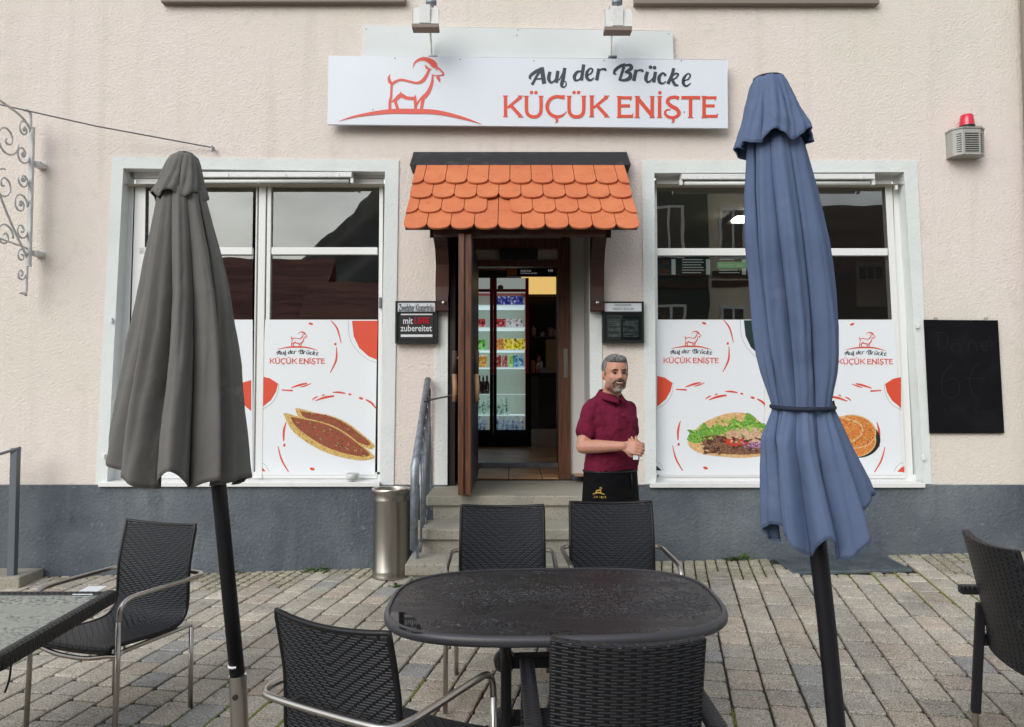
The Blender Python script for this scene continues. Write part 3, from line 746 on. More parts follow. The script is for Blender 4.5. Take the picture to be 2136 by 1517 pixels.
# railing on the left of the steps
def rail():
    t = thing('stair_railing', 'galvanised steel handrail with slim balusters on the left side of the steps', 'railing', (-.68, -.9, .1))
    top = [tuple(W(891, 791, -.12)), tuple(W(886, 830, -.35)), tuple(W(871, 940, -1.02)), tuple(W(867, 985, -1.17))]
    x = -.69
    p0, p1, p2 = Vector((-.70, -.10, 1.52)), Vector((-.655, -1.10, W(868, 958, -1.10).z)), None
    p1.x = W(868, 958, -1.10).x; p0.x = W(892, 800, -.1).x
    zb = W(866, 1145, -1.12).z
    mb = MB(); mb.tube([p0+Vector((0, .06, .0)), p0, p0+(p1-p0)*.5, p1, p1+Vector((-.004, -.03, -.05)), (p1.x-.008, p1.y-.035, zb)], [.024, .026, .026, .029, .030, .026], 10); mb.build('handrail', M['galv'], t, smooth=True)
    mb = MB(); mb.tube([(p1.x+.004, -1.12, zb+.05), (p1.x+.012, -1.12, gz(-.67, -1.12)-.05)], .019, 8)
    mb.bar((p1.x-.008, p1.y-.035, zb+.02), (p1.x+.004, -1.12, zb-.01), .05, .03); mb.build('post', M['galv'], t)
    d0, d1 = p0+Vector((.03, -.1, -.9)), p1+Vector((.03, 0, -.62))
    mb = MB(); mb.bar(d0, d1, .02, .03); mb.build('bottom_rail', M['galv'], t)
    for k in range(7):
        f = (k+.7)/7.4; a = p0+(p1-p0)*f; b = d0+(d1-d0)*f; mb = MB(); mb.tube([a+Vector((.025, 0, -.02)), b], .0085, 8); mb.build('baluster', M['galv'], t, smooth=True)
    mb = MB(); mb.tube([p0+Vector((0, .04, -.02)), p0+Vector((.02, .09, -.9))], .013, 8); mb.build('post', M['galv'], t)
rail()
# railing at far left
t = thing('stair_railing', 'flat grey handrail on a square post at the left edge beside the glass table', 'railing', tuple(W(27, 1212, -.25)))
a = W(38, 937, -.25); b = W(28, 1214, -.25)
mb = MB(); mb.box(b.x-.028, b.x+.028, -.29, -.24, b.z-.02, a.z+.01); mb.build('post', M['gunsteel'], t, bevel=.004)
mb = MB(); e = a+Vector((-1.0, -.35, -.35)); mb.bar((a.x+.028, -.265, a.z+.012), e, .045, .022); mb.build('handrail', M['gunsteel'], t, bevel=.004)
mb = MB(); mb.box(e.x-.02, e.x+.02, e.y-.02, e.y+.02, gz(-4.5, -.8)-.05, e.z); mb.build('post', M['gunsteel'], t)
sb = MB(); q = W(30, 1192, -.4); sb.box(q.x-1.2, q.x, -.34, -.03, q.z-.3, q.z-.06); tag(sb.build('stone_step', M['stone'], None, bevel=.01), 'low stone step against the wall at the far left edge', 'step')

# ------------------------------------------------ canopy
cn_ = thing('door_canopy', 'small canopy of orange beaver tail tiles above the shop door', 'canopy', tuple(W(1085, 343, 0)))
T0 = Vector((0, -.05, W(1088, 343, -.05).z)); B0 = Vector((0, -.74, W(1088, 484, -.74).z))
sdir = (B0-T0); SL = sdir.length; sdir.normalize(); nrm = Vector((0, sdir.z, -sdir.y)); nrm = nrm if nrm.z > 0 else -nrm
xL0, xR0 = W(868, 343, -.05).x, W(1310, 343, -.05).x; xL1, xR1 = W(839, 480, -.74).x, W(1336, 480, -.74).x
xL, xR = (xL0+xL1)/2, (xR0+xR1)/2; NT = 10; TW = (xR1-xL1)/10.0
rt = random.Random(5); mb = MB()
rows = [(1.0, 0, .55), (.8, .5, .36), (.605, 0, .36), (.405, .5, .42)]
for k, (e, off, ln) in enumerate(rows):
    for i in range(-1, 11):
        x0 = xL1+(i+off)*TW; x1 = x0+TW
        if k == 1 and i in (3, ): 
            pass
        a, b = max(x0, xL1), min(x1, xR1)
        if b-a < .02: continue
        if k == 1 and i in (4-1+0,): continue
        ee = e*SL+rt.uniform(-.003, .003); s0 = max(0, ee-ln*SL/1.0)
        lift = .004+.010*k; tilt = .018
        g = .0025; rr = .062; cxm = (x0+x1)/2; hw = TW/2-g
        pr = []
        nseg = 12
        for j in range(nseg+1):
            t = -1+2*j/nseg; X = cxm+t*hw; dy = rr*(1-math.sqrt(max(0, 1-min(1, abs(t))**2.1)))
            X = max(a+g, min(b-g, X)); pr.append((X, ee-dy))
        pr = [(max(a+g, cxm-hw), s0)]+pr+[(min(b-g, cxm+hw), s0)]
        # taper the outer edge a little toward the ridge like the photo
        def m3(X, S, h):
            f = S/SL; X2 = X*( .965+.035*f) + .002
            return T0+Vector((X2, 0, 0))+sdir*S+nrm*(h+lift+tilt*(S-s0)/(ln*SL))
        top = [m3(X, S, .014) for X, S in pr]; bot = [m3(X, S, 0) for X, S in pr]
        k0 = mb.add(top+bot, []); n_ = len(pr)
        mb.f.append(tuple(k0+q for q in range(n_))); mb.f.append(tuple(k0+n_+q for q in range(n_))[::-1])
        for q in range(n_): mb.f.append((k0+q, k0+n_+q, k0+n_+(q+1) % n_, k0+(q+1) % n_))
mb.build('tiles', M['tile'], cn_, bevel=.0025)
mb = MB(); a = T0+Vector((xL+.02, 0, 0)); 
q0 = [T0+Vector((xL1*.975, .03, -.03)), T0+Vector((xR1*.975, .03, -.03)), B0+Vector((xR1-.01, .07, .055)), B0+Vector((xL1+.01, .07, .055))]
mb.hexa([p-nrm*.03 for p in q0], [p+nrm*.004 for p in q0]); mb.build('roof_boards', M['dkwood'], cn_)
mb = MB(); p, q = W(862, 317, -.02), W(1308, 343, -.02); LZ = W(1000, 344, -.165).z
mb.hexa([(p.x, -.02, p.z), (q.x, -.02, p.z), (q.x, 0, p.z), (p.x, 0, p.z)], [(p.x, -.035, p.z-.022), (q.x, -.035, p.z-.022), (q.x, 0, p.z-.022), (p.x, 0, p.z-.022)])
mb.hexa([(p.x, -.036, p.z-.022), (q.x, -.036, p.z-.022), (q.x, 0, p.z-.023), (p.x, 0, p.z-.023)], [(p.x-.01, -.165, LZ), (q.x+.01, -.165, LZ), (q.x+.01, -.0, LZ-.02), (p.x-.01, -.0, LZ-.02)])
mb.build('ridge_flashing', M['flash'], cn_, bevel=.003)
zb_ = W(1088, 492, -.62).z
mb = MB(); mb.box(W(905, 490, -.60).x, W(1262, 490, -.60).x, -.64, -.56, zb_, zb_+.075); mb.build('front_beam', M['dkwood'], cn_, bevel=.005)
for (pa, pc, side) in ((911, 936, -1), (1231, 1257, 1)):
    x0, x1 = W(pa, 640, -.02).x, W(pc, 640, -.02).x; z0 = W(900, 650, -.02).z
    prof = [(-.002, z0), (-.10, z0), (-.105, z0+.08), (-.085, z0+.2), (-.10, z0+.38), (-.17, z0+.50), (-.32, z0+.60), (-.55, zb_-.002), (-.55, zb_+.09), (-.002, zb_+.36)]
    mb = MB(); mb.poly([(x0, y, z) for y, z in prof], (x1-x0, 0, 0)); br = mb.build('bracket', M['dkwood'], cn_, bevel=.006)
    c = W((pa+pc)/2+2, 632, -.10); mb = MB(); mb.lathe((c.x, -.103, c.z), [(.017, 0), (.017, -.006), (.011, -.010), (.004, -.012)], 16, 'y'); mb.build('bolt_washer', M['steel'], br, smooth=True)
# ============================================================ sign and lettering
def logo_goat(mb, mp, y):
    S = [
     [(858, 675, 4), (880, 620, 18), (925, 590, 30), (975, 585, 38), (1030, 605, 52), (1068, 640, 62), (1085, 668, 40)],
     [(1075, 655, 28), (1120, 684, 18), (1155, 718, 18), (1158, 738, 22), (1140, 750, 8)],
     [(1045, 735, 6), (1090, 750, 10), (1150, 745, 14)],
     [(980, 642, 4), (992, 665, 22), (1010, 680, 20), (1045, 690, 6)],
     [(1100, 750, 26), (1115, 782, 30), (1130, 818, 3)],
     [(1022, 680, 20), (1000, 735, 28), (960, 795, 34), (900, 822, 24), (820, 805, 22), (740, 790, 22), (680, 812, 26), (652, 835, 24)],
     [(635, 732, 3), (622, 770, 24), (632, 810, 34), (660, 838, 22)],
     [(650, 828, 26), (646, 900, 22), (643, 960, 24), (632, 1010, 28), (633, 1088, 30)],
     [(642, 1012, 6), (690, 985, 34), (740, 945, 44), (800, 970, 34), (884, 975, 34)],
     [(740, 905, 3), (740, 930, 24), (742, 950, 46)],
     [(684, 1000, 32), (712, 1088, 28)],
     [(882, 940, 6), (882, 990, 28), (887, 1088, 24)],
     [(970, 930, 3), (915, 1005, 20), (893, 1060, 12)],
     [(962, 955, 38), (943, 1088, 30)],
     [(1055, 745, 16), (1048, 820, 28), (1018, 900, 38), (970, 965, 44)],
     [(1080, 684, 8), (1100, 692, 8)]]
    for i, s_ in enumerate(S): ribbon(mb, s_, mp, y-.00025*(i % 6))
    ribbon(mb, [(125, 1202, 2), (300, 1150, 22), (600, 1106, 44), (850, 1102, 50), (1100, 1112, 44), (1350, 1168, 28), (1540, 1230, 2)], mp, y-.0017)
def logo_script(mb, mp, y):
    S = [[(298, 757, 26), (340, 680, 24), (385, 605, 28)], [(385, 600, 36), (396, 680, 40), (407, 747, 38)], [(383, 612, 26), (330, 640, 30), (288, 672, 28), (278, 695, 20), (292, 704, 10)], [(330, 706, 14), (400, 700, 14)],
     [(458, 640, 30), (446, 700, 32), (466, 736, 22), (495, 722, 14), (518, 690, 16)], [(528, 632, 30), (514, 738, 32)], [(514, 730, 12), (548, 700, 12), (575, 640, 12)],
     [(590, 605, 30), (575, 700, 34), (562, 760, 30), (582, 778, 14), (602, 758, 12), (598, 728, 10), (584, 728, 8)],
     [(745, 640, 14), (705, 640, 24), (676, 680, 32), (684, 715, 24), (715, 712, 14), (738, 680, 14)], [(758, 575, 30), (738, 718, 32)],
     [(790, 672, 12), (822, 655, 14), (838, 625, 16), (818, 610, 14), (788, 645, 28), (788, 695, 30), (818, 716, 20), (850, 694, 10)],
     [(893, 612, 30), (874, 716, 32)], [(880, 660, 10), (910, 622, 16), (948, 618, 22), (953, 634, 18)],
     [(1132, 575, 24), (1085, 590, 28), (1040, 625, 28), (1030, 655, 20), (1050, 664, 10)], [(1118, 595, 26), (1100, 650, 26), (1078, 716, 26)], [(1120, 586, 18), (1172, 582, 28), (1180, 612, 34), (1125, 646, 14)], [(1125, 644, 14), (1172, 656, 28), (1168, 696, 36), (1120, 716, 24), (1072, 712, 16)],
     [(1225, 622, 30), (1204, 722, 32)], [(1212, 668, 10), (1242, 630, 16), (1278, 628, 22), (1284, 644, 18)],
     [(1328, 640, 30), (1312, 700, 32), (1330, 732, 22), (1360, 716, 14), (1385, 682, 14)], [(1398, 640, 30), (1382, 735, 32)],
     [(1490, 676, 26), (1462, 652, 18), (1430, 690, 32), (1436, 734, 28), (1464, 744, 16), (1492, 726, 10)],
     [(1560, 608, 28), (1545, 670, 30), (1508, 748, 30)], [(1525, 705, 12), (1570, 660, 16), (1602, 664, 16), (1575, 700, 14), (1540, 706, 12)], [(1545, 706, 24), (1572, 755, 28), (1604, 762, 12)],
     [(1645, 722, 12), (1690, 706, 14), (1708, 672, 16), (1685, 658, 14), (1650, 700, 28), (1648, 748, 28), (1676, 768, 18), (1712, 742, 10)]]
    for i, s_ in enumerate(S): ribbon(mb, s_, mp, y-.00025*(i % 6))
    disc(mb, (1354, 600), 17, mp, y); disc(mb, (1390, 604), 17, mp, y)
def logo_name(mb, mp, y):
    i = [0]
    def st(*p, w=31, sm=False):
        ribbon(mb, [(a[0], a[1], (a[2] if len(a) > 2 else w)) for a in p], mp, y-.0002*(i[0] % 17), smooth=sm); i[0] += 1
    def stem(x, t=856, b=1048):
        st((x, t), (x, b)); 
        for yy in (t+3, b-3): st((x-23, yy, 9), (x+23, yy, 9))
    def K(x):
        stem(x, 853, 1044); st((x+140, 862, 30), (x+18, 962, 22)); st((x+45, 938, 30), (x+138, 1040, 32)); st((x+108, 856, 8), (x+158, 856, 8)); st((x+112, 1044, 8), (x+160, 1044, 8))
    def U(x):
        st((x, 856), (x, 975), (x+12, 1018), (x+38, 1038), (x+66, 1042), (x+94, 1038), (x+118, 1018), (x+130, 975), (x+130, 856), w=30, sm=True)
        for q in (x, x+130): st((q-22, 859, 9), (q+22, 859, 9))
        disc(mb, (x+45, 825), 16, mp, y); disc(mb, (x+85, 825), 16, mp, y)
    def E(x, t=858):
        stem(x, t, 1050); st((x-12, t+14, 26), (x+112, t+14, 26)); st((x+108, t+2, 8), (x+100, t+40, 8)); st((x, 944, 26), (x+96, 944, 26)); st((x-12, 1037, 26), (x+118, 1037, 26)); st((x+118, 1048, 8), (x+122, 1012, 8))
    def ced(x, yy): st((x-6, yy, 10), (x+6, yy+14, 22), (x+8, yy+30, 18), (x-10, yy+44, 3), sm=True)
    K(62); U(248)
    st((588, 868, 40), (560, 866, 30), (510, 862, 28), (458, 888, 30), (432, 948, 32), (452, 1008, 30), (505, 1040, 30), (560, 1034, 22), (600, 1002, 4), sm=True); ced(512, 1052)
    U(628); K(830)
    E(1075); stem(1235, 858, 1050); stem(1368, 858, 1050); st((1232, 868, 34), (1300, 950, 34), (1372, 1036, 34), sm=True)
    stem(1435, 858, 1050); disc(mb, (1437, 827), 16, mp, y)
    st((1608, 878, 34), (1570, 866, 28), (1522, 876, 28), (1505, 908, 32), (1535, 944, 34), (1585, 972, 34), (1608, 1010, 32), (1580, 1042, 28), (1535, 1048, 26), (1494, 1030, 26), (1484, 1000, 20), (1500, 980, 14), (1535, 978, 8), sm=True); ced(1550, 1054)
    stem(1710, 858, 1050); st((1628, 871, 28), (1796, 871, 28)); st((1630, 888, 8), (1634, 858, 8)); st((1790, 888, 8), (1792, 858, 8))
    E(1830)
SGY = -.10
sg = thing('shop_sign', 'wide white shop sign with a red goat emblem above the door canopy', 'sign', tuple(W(1100, 190, SGY)))
cor = [(686, 117), (1517, 125), (1518, 267), (683, 259)]
mb = MB(); mb.poly(P3(cor, SGY), (0, .03, 0)); mb.build('panel', M['panel'], sg, bevel=.002)
mb = MB(); a = W(720, 190, SGY+.03); b = W(1480, 190, SGY+.03)
for x in (a.x, 0.1, b.x): mb.box(x-.02, x+.02, SGY+.031, 0, a.z-.2, a.z+.2)
mb.build('mounting', M['steel'], sg)
def mpg(cx, cy): p = W(680+.2109*cx, .2109*cy, SGY-.002); return p.x, p.z
def mpt(cx, cy): p = W(1040+.23408*cx, .23408*cy, SGY-.002); return p.x, p.z
mb = MB(); logo_goat(mb, mpg, SGY-.002); mb.build('goat_emblem', M['redsign'], sg)
mb = MB(); logo_script(mb, mpt, SGY-.002); mb.build('script_lettering', M['ink'], sg)
mb = MB(); logo_name(mb, mpt, SGY-.002); mb.build('name_lettering', M['red'], sg)
for (x, y) in ((824, 122), (960, 124), (1114, 127), (1260, 127), (1421, 127), (778, 229), (1427, 234), (1181, 234)):
    q = W(x, y, SGY); mb = MB(); mb.lathe((q.x, SGY, q.z), [(.005, -.0005), (.005, -.003), (.002, -.005)], 10, 'y'); mb.build('screw', M['gunsteel'], sg)
bp_ = thing('backing_panel', 'blank pale panel behind and above the shop sign', 'panel', tuple(W(1080, 90, -.045)))
mb = MB(); mb.poly(P3([(757, 53), (1403, 65), (1405, 135), (757, 128)], -.05), (0, .049, 0)); mb.build('panel', M['panelback'], bp_, bevel=.002)
for (x, y) in ((764, 61), (1081, 63), (1078, 74), (1395, 71)):
    q = W(x, y, -.05); mb = MB(); mb.lathe((q.x, -.05, q.z), [(.0045, -.0005), (.0045, -.003), (.002, -.005)], 10, 'y'); mb.build('screw', M['gunsteel'], bp_)

# floodlights
for (x0, y0, x1, y1, ax, lab) in ((860, 13, 914, 58, 900, 'left white floodlight on a thin arm above the shop sign'), (1262, 17, 1317, 64, 1274, 'right white floodlight on a thin arm above the shop sign')):
    Yl = -.42; a, b = W(x0, y1, Yl), W(x1, y0, Yl)
    t = thing('floodlight', lab, 'lamp', ((a.x+b.x)/2, Yl, a.z), 'floodlights above the shop sign')
    mb = MB(); h = b.z-a.z
    mb.poly([(a.x, Yl, a.z+h*.18), (a.x, Yl+.02, b.z), (a.x, Yl+.07, b.z+.005), (a.x, Yl+.085, a.z+h*.18)], (b.x-a.x, 0, 0)); mb.build('housing', M['lampbody'], t, bevel=.006)
    mb = MB(); mb.box((a.x+b.x)/2-.045, (a.x+b.x)/2+.04, Yl-.008, Yl+.0, a.z+h*.2, b.z+.012); mb.build('cover_band', M['lampbody'], t, bevel=.003)
    mb = MB(); mb.box(a.x-.004, b.x+.004, Yl-.006, Yl+.09, a.z, a.z+h*.17); mb.build('glass_rim', M['lampdirt'], t, bevel=.003)
    c = W(ax+2 if ax == 900 else 1290, 6, Yl+.05); mb = MB(); mb.tube([(c.x-.05, Yl+.06, c.z+.01), (c.x+.03, Yl+.06, c.z+.01)], .025, 12); mb.tube([(c.x, Yl+.06, c.z-.03), (c.x, Yl+.06, c.z+.05)], .012, 10); mb.build('joint', M['galv'], t, smooth=True)
    p = W(ax, 118, -.08); q = W(ax-4, 62, -.34)
    mb = MB(); mb.tube(cr([(p.x, -.06, p.z-.03), (p.x, -.09, p.z+.04), (p.x-.003, -.14, p.z+.17), (q.x, -.30, q.z+.10), (q.x, -.345, q.z+.2)], 6), .009, 8); mb.build('arm', M['lampbody'], t, smooth=True)
    mb = MB(); mb.box(p.x-.02, p.x+.05, -.10, -.052, p.z-.01, p.z+.0); mb.build('foot_plate', M['galv'], t)

# ============================================================ printed window films
FY = .100
def poster(name, lab, map_px, corners, kind, group='printed films on the shop windows'):
    c = P3(corners, FY); cx_ = sum(p[0] for p in c)/4; cz_ = sum(p[2] for p in c)/4
    t = thing(name, lab, 'window film', (cx_, FY, cz_), group)
    mb = MB(); mb.poly(c, (0, .002, 0)); mb.build('sheet', M['film'], t)
    def mp(cx, cy):
        p = W(*map_px(cx, cy), FY-.001); return p.x, p.z
    red = MB(); y = FY-.001
    if kind != 'A':
        if kind in 'B': rf = MB(); area(rf, [(521, 716), (632, 716), (628, 883), (592, 868), (552, 832), (528, 782)], mp, y); rf.build('red_field', M['red'], t)
        rf = MB(); area(rf, [(137, 955), (170, 962), (205, 985), (196, 1020), (175, 1055), (136, 1087)], mp, y); rf.build('red_field', M['red'], t)
        R1 = [[(432, 716, 3), (458, 750, 7), (475, 812, 3)], [(455, 828, 3), (453, 885, 8), (428, 938, 3)], [(220, 1012, 5), (268, 1015, 7)], [(262, 1002, 4), (300, 990, 9), (330, 983, 5)], [(300, 1000, 2), (322, 994, 6), (347, 984, 2)],
              [(350, 1056, 2), (362, 1046, 6), (376, 1040, 3)], [(366, 1058, 4), (405, 1044, 10), (445, 1038, 7)], [(438, 1022, 3), (465, 1022, 8), (494, 1027, 4)], [(580, 1053, 5), (605, 1068, 9), (623, 1090, 5)],
              [(240, 1148, 3), (230, 1185, 9), (229, 1230, 6)], [(205, 1253, 3), (220, 1310, 7), (250, 1362, 4)]]
        for s_ in R1: ribbon(red, s_, mp, y)
        for (a, b, c1, c2, r) in ((345, 729, 10, 5, .3), (450, 816, 5, 6, 0), (398, 1034, 7, 3, -.3), (512, 1031, 7, 4, .2), (560, 1048, 10, 5, .3), (232, 1248, 5, 7, 0), (351, 1350, 11, 6, .3)): disc(red, (a, b), c1, mp, y, c2, r)
        if kind != 'C': rf = MB(); area(rf, [(122, 1336), (136, 1342), (152, 1360), (122, 1361)], mp, y); rf.build('red_field', M['red'], t)
        red.build('red_dashes', M['red'], t)
        gl = MB(); ribbon(gl, [(505, 714, 1.5), (512, 790, 1.5), (545, 845, 1.5), (590, 882, 1.5), (629, 896, 1.5)], mp, y)
        ribbon(gl, [(208, 985, 1.5), (202, 1030, 1.5), (175, 1072, 1.5), (134, 1096, 1.5)], mp, y); ribbon(gl, [(124, 1320, 1.5), (150, 1332, 1.5), (166, 1360, 1.5)], mp, y); gl.build('fine_outline', M['greyline'], t)
        if kind == 'C':
            dk = MB(); area(dk, [(521, 716), (632, 716), (628, 883), (592, 868), (552, 832), (528, 782)], mp, y); dk.build('dark_field', M['inkgreen'], t); dk = MB(); area(dk, [(122, 1336), (136, 1342), (158, 1360), (122, 1361)], mp, y); dk.build('dark_field', M['inkgreen'], t)
    # logo, never mirrored
    cx0, s_ = {'B': (288, 1), 'C': (288, 1), 'D': (288, 1), 'A': (288, 1)}[kind]
    pc = map_px(288, 0)[0]
    def lg(cx, cy):
        X = pc + ((cx-832)*180/1415)*.4878; Y = 320+.4878*(762+(cy-585)*.127) if False else None
        yy = map_px(0, 764+(cy-585)*.1235)[1]
        p = W(X, yy, FY-.001); return p.x, p.z
    mb = MB(); logo_goat(mb, lg, y); mb.build('goat_emblem', M['red'], t)
    def ls(cx, cy):
        X = pc + ((cx-995)/1450*180)*.4878; yy = map_px(0, 853+(cy-680)*.120)[1]; p = W(X, yy, FY-.001); return p.x, p.z
    mb = MB(); logo_script(mb, ls, y); mb.build('script_lettering', M['ink'], t)
    def ln(cx, cy):
        X = pc + ((cx-1000)/1920*238)*.4878; yy = map_px(0, 888+(cy-950)*.118)[1]; p = W(X, yy, FY-.001); return p.x, p.z
    mb = MB(); logo_name(mb, ln, y); mb.build('name_lettering', M['red'], t)
    if kind == 'B':
        f = MB(); area(f, [(278, 1090), (300, 1092), (360, 1108), (430, 1122), (500, 1152), (570, 1205), (615, 1245), (612, 1262), (590, 1263), (500, 1215), (400, 1160), (300, 1130)], mp, y-.0008, 4); p0 = f.build('pide_crust', M['crust'], t, label='rear boat shaped pide printed on the film')
        f = MB(); area(f, [(300, 1103), (360, 1112), (430, 1126), (495, 1156), (560, 1205), (600, 1240), (580, 1248), (500, 1212), (400, 1160), (320, 1130)], mp, y-.0012, 4); f.build('mince_filling', M['mince'], p0)
        f = MB(); area(f, [(228, 1114), (245, 1112), (300, 1128), (400, 1150), (480, 1185), (560, 1245), (613, 1290), (610, 1305), (560, 1313), (480, 1300), (400, 1275), (320, 1230), (262, 1180)], mp, y-.0020, 4); p0 = f.build('pide_crust', M['crust'], t, label='front boat shaped pide printed on the film')
        f = MB(); area(f, [(258, 1126), (300, 1134), (400, 1156), (475, 1190), (550, 1245), (598, 1288), (560, 1296), (480, 1280), (400, 1250), (320, 1200), (275, 1160)], mp, y-.0024, 4); f.build('mince_filling', M['mince'], p0)
    if kind == 'B':
        r3 = random.Random(8)
        for nm, mm, cnt, yo in (('mince_bits', 'meatdark', 60, .0028), ('pepper_bits', 'tomato', 34, .0034), ('herb_bits', 'lettuce', 16, .0040), ('light_bits', 'bread', 14, .0046)):
            f = MB()
            for k in range(cnt):
                if r3.random() < .68: u = r3.random(); cx, cy = 285+300*u, 1150+140*u-26*math.sin(math.pi*u)*.2+r3.uniform(-1, 1)*(6+30*math.sin(math.pi*u)**.8)
                else: u = r3.random(); cx, cy = 330+255*u, 1112+125*u*u*.9+15*u+r3.uniform(-1, 1)*(2+7*math.sin(math.pi*u))
                a = r3.uniform(-.2, 1.2); l = r3.uniform(2, 6)
                ribbon(f, [(cx-l*math.cos(a), cy-l*math.sin(a), 1), (cx, cy+r3.uniform(-2, 2), r3.uniform(2, 4.5)), (cx+l*math.cos(a), cy+l*math.sin(a), 1)], mp, y-yo-.00008*(k % 6), n=2)
            f.build(nm, M[mm], t)
    if kind == 'C':
        def m2(cx, cy):  # crop R1 coordinates
            p = W(1340+.4878*cx, 320+.4878*cy, FY-.001); return p.x, p.z
        L1 = [('bread', 'bread', [(200, 1220), (250, 1160), (330, 1122), (400, 1108), (470, 1122), (530, 1180), (560, 1240), (540, 1285), (440, 1302), (330, 1296), (240, 1280), (195, 1245)]),
              ('lettuce', 'lettuce', [(190, 1225), (205, 1195), (240, 1185), (262, 1150), (285, 1175), (320, 1160), (360, 1172), (385, 1135), (430, 1150), (445, 1110), (480, 1128), (490, 1150), (530, 1158), (535, 1180), (470, 1195), (380, 1185), (300, 1220), (230, 1240)]),
              ('doner_meat', 'meat', [(250, 1215), (300, 1205), (350, 1210), (420, 1225), (500, 1240), (515, 1265), (480, 1285), (400, 1288), (330, 1282), (270, 1262)]),
              ('chicken', 'cream', [(370, 1190), (420, 1178), (490, 1172), (520, 1200), (510, 1230), (450, 1240), (400, 1225), (360, 1218)]),
              ('tomato', 'tomato', [(355, 1226), (400, 1220), (450, 1232), (440, 1250), (390, 1252), (360, 1243)]),
              ('onion', 'onion', [(450, 1240), (500, 1232), (516, 1240), (505, 1262), (460, 1268)])]
        for i, (nm, mm, pts) in enumerate(L1):
            f = MB(); area(f, pts, m2, y-.0008-.0004*i, 4); f.build(nm, M[mm], t)
        f = MB(); 
        r2 = random.Random(2)
        for k in range(26):
            x, yy = r2.uniform(260, 500), r2.uniform(1215, 1280); a = r2.uniform(-.6, .6); l = r2.uniform(12, 26)
            ribbon(f, [(x-l*math.cos(a), yy-l*math.sin(a), 3), (x, yy+3, r2.uniform(7, 12)), (x+l*math.cos(a), yy+l*math.sin(a), 3)], m2, y-.0034-.00015*(k % 5))
        f.build('meat_strips', M['meat'], t)
        for nm, mm, bx_, cnt, seed, yo in (('lettuce_leaves', 'lettuce', (200, 530, 1128, 1238), 46, 5, .0044), ('light_lettuce', 'lettucelight', (215, 525, 1135, 1220), 26, 6, .0054), ('dark_meat', 'meatdark', (255, 515, 1212, 1286), 30, 7, .0062), ('chicken_strips', 'cream', (370, 515, 1176, 1236), 16, 8, .0070), ('onion_rings', 'onionlight', (430, 518, 1236, 1270), 9, 9, .0078), ('tomato_bits', 'tomato', (350, 460, 1222, 1252), 6, 10, .0084)):
            r3 = random.Random(seed); f = MB()
            for k in range(cnt):
                x = r3.uniform(bx_[0], bx_[1]); tt = (x-365)/165; top = 1128+34*tt*tt+ (18 if x < 300 else 0); yy = r3.uniform(max(bx_[2], top), bx_[3])
                if 'lettuce' in nm and yy > 1185 and x > 300: yy -= 30
                a = r3.uniform(-.8, .8); l = r3.uniform(5, 14); b_ = r3.uniform(-6, 6)
                ribbon(f, [(x-l*math.cos(a), yy-l*math.sin(a), 1), (x-l*.3, yy+b_*.5, r3.uniform(4, 8)), (x+l*.3, yy-b_, r3.uniform(3, 8)), (x+l*math.cos(a), yy+l*math.sin(a), 1)], m2, y-yo-.0001*(k % 7), n=3)
            f.build(nm, M[mm], t)
    if kind == 'D':
        def m2(cx, cy):
            p = W(1340+.4878*cx, 320+.4878*cy, FY-.001); return p.x, p.z
        f = MB(); disc(f, (915, 1222), 103, m2, y-.0008, 80, .1, 40); f.build('black_plate', M['dark'], t)
        for i, (c, r, ry, nm) in enumerate((((895, 1222), 105, 78, 'lower'), ((900, 1190), 100, 72, 'upper'))):
            f = MB(); disc(f, c, r, m2, y-.0012-.0008*i, ry, .12, 40); o = f.build('flatbread', M['bread'], t); f = MB(); disc(f, c, r-5, m2, y-.0016-.0008*i, ry-5, .12, 40); f.build('mince_topping', M['lahm'], o)
        r3 = random.Random(12)
        for nm, mm, cnt, yo in (('char_spots', 'meatdark', 46, .0046), ('red_bits', 'tomato', 60, .0052), ('pale_bits', 'bread', 50, .0058), ('herb_bits', 'lettuce', 14, .0064)):
            f2 = MB()
            for k in range(cnt):
                a0, rr = r3.uniform(0, 6.28), r3.random()**.5; cx, cy = 900+94*rr*math.cos(a0), 1192+66*rr*math.sin(a0)+(26 if r3.random() < .25 and rr > .8 else 0); a = r3.uniform(0, 3); l = r3.uniform(1.5, 4.5)
                ribbon(f2, [(cx-l*math.cos(a), cy-l*math.sin(a), 1), (cx, cy, r3.uniform(1.5, 3.5)), (cx+l*math.cos(a), cy+l*math.sin(a), 1)], m2, y-yo-.00008*(k % 6), n=2)
            f2.build(nm, M[mm], t)
        f = MB(); area(f, [(800, 1120), (860, 1128), (925, 1150), (945, 1180), (930, 1215), (870, 1245), (800, 1240)], m2, y-.0034, 4); o = f.build('folded_flatbread', M['bread'], t); f = MB(); area(f, [(800, 1126), (858, 1134), (918, 1155), (936, 1180), (922, 1210), (866, 1238), (800, 1232)], m2, y-.0038, 4); f.build('mince_topping', M['lahm'], o)
    return t
def mB(cx, cy): return 480+.4878*cx, 320+.4878*cy
def mC(cx, cy): return 1369+(cx-133)*.4878*.965, 320+.4878*(cy*.997)
def mA(cx, cy): return 277+(cx-133)*.4878*1.02, 320+.4878*cy
def mD(cx, cy): return 1885-(cx-125)*.4878*1.0, 321+.4878*cy
poster('window_film', 'white window film printed with two boat shaped minced meat pides', mB, [(553, 667), (787, 667), (782, 991), (538, 991)], 'B')
poster('window_film', 'window film printed with the doner sandwich left of the blue parasol', mC, [(1369, 667), (1594, 667), (1594, 991), (1369, 991)], 'C')
poster('window_film', 'window film printed with round flatbreads right of the blue parasol', mD, [(1630, 667), (1866, 667), (1883, 991), (1630, 991)], 'D')
tA = poster('window_film', 'window film mostly hidden behind the grey parasol', mA, [(283, 667), (527, 667), (527, 991), (262, 991)], 'A')
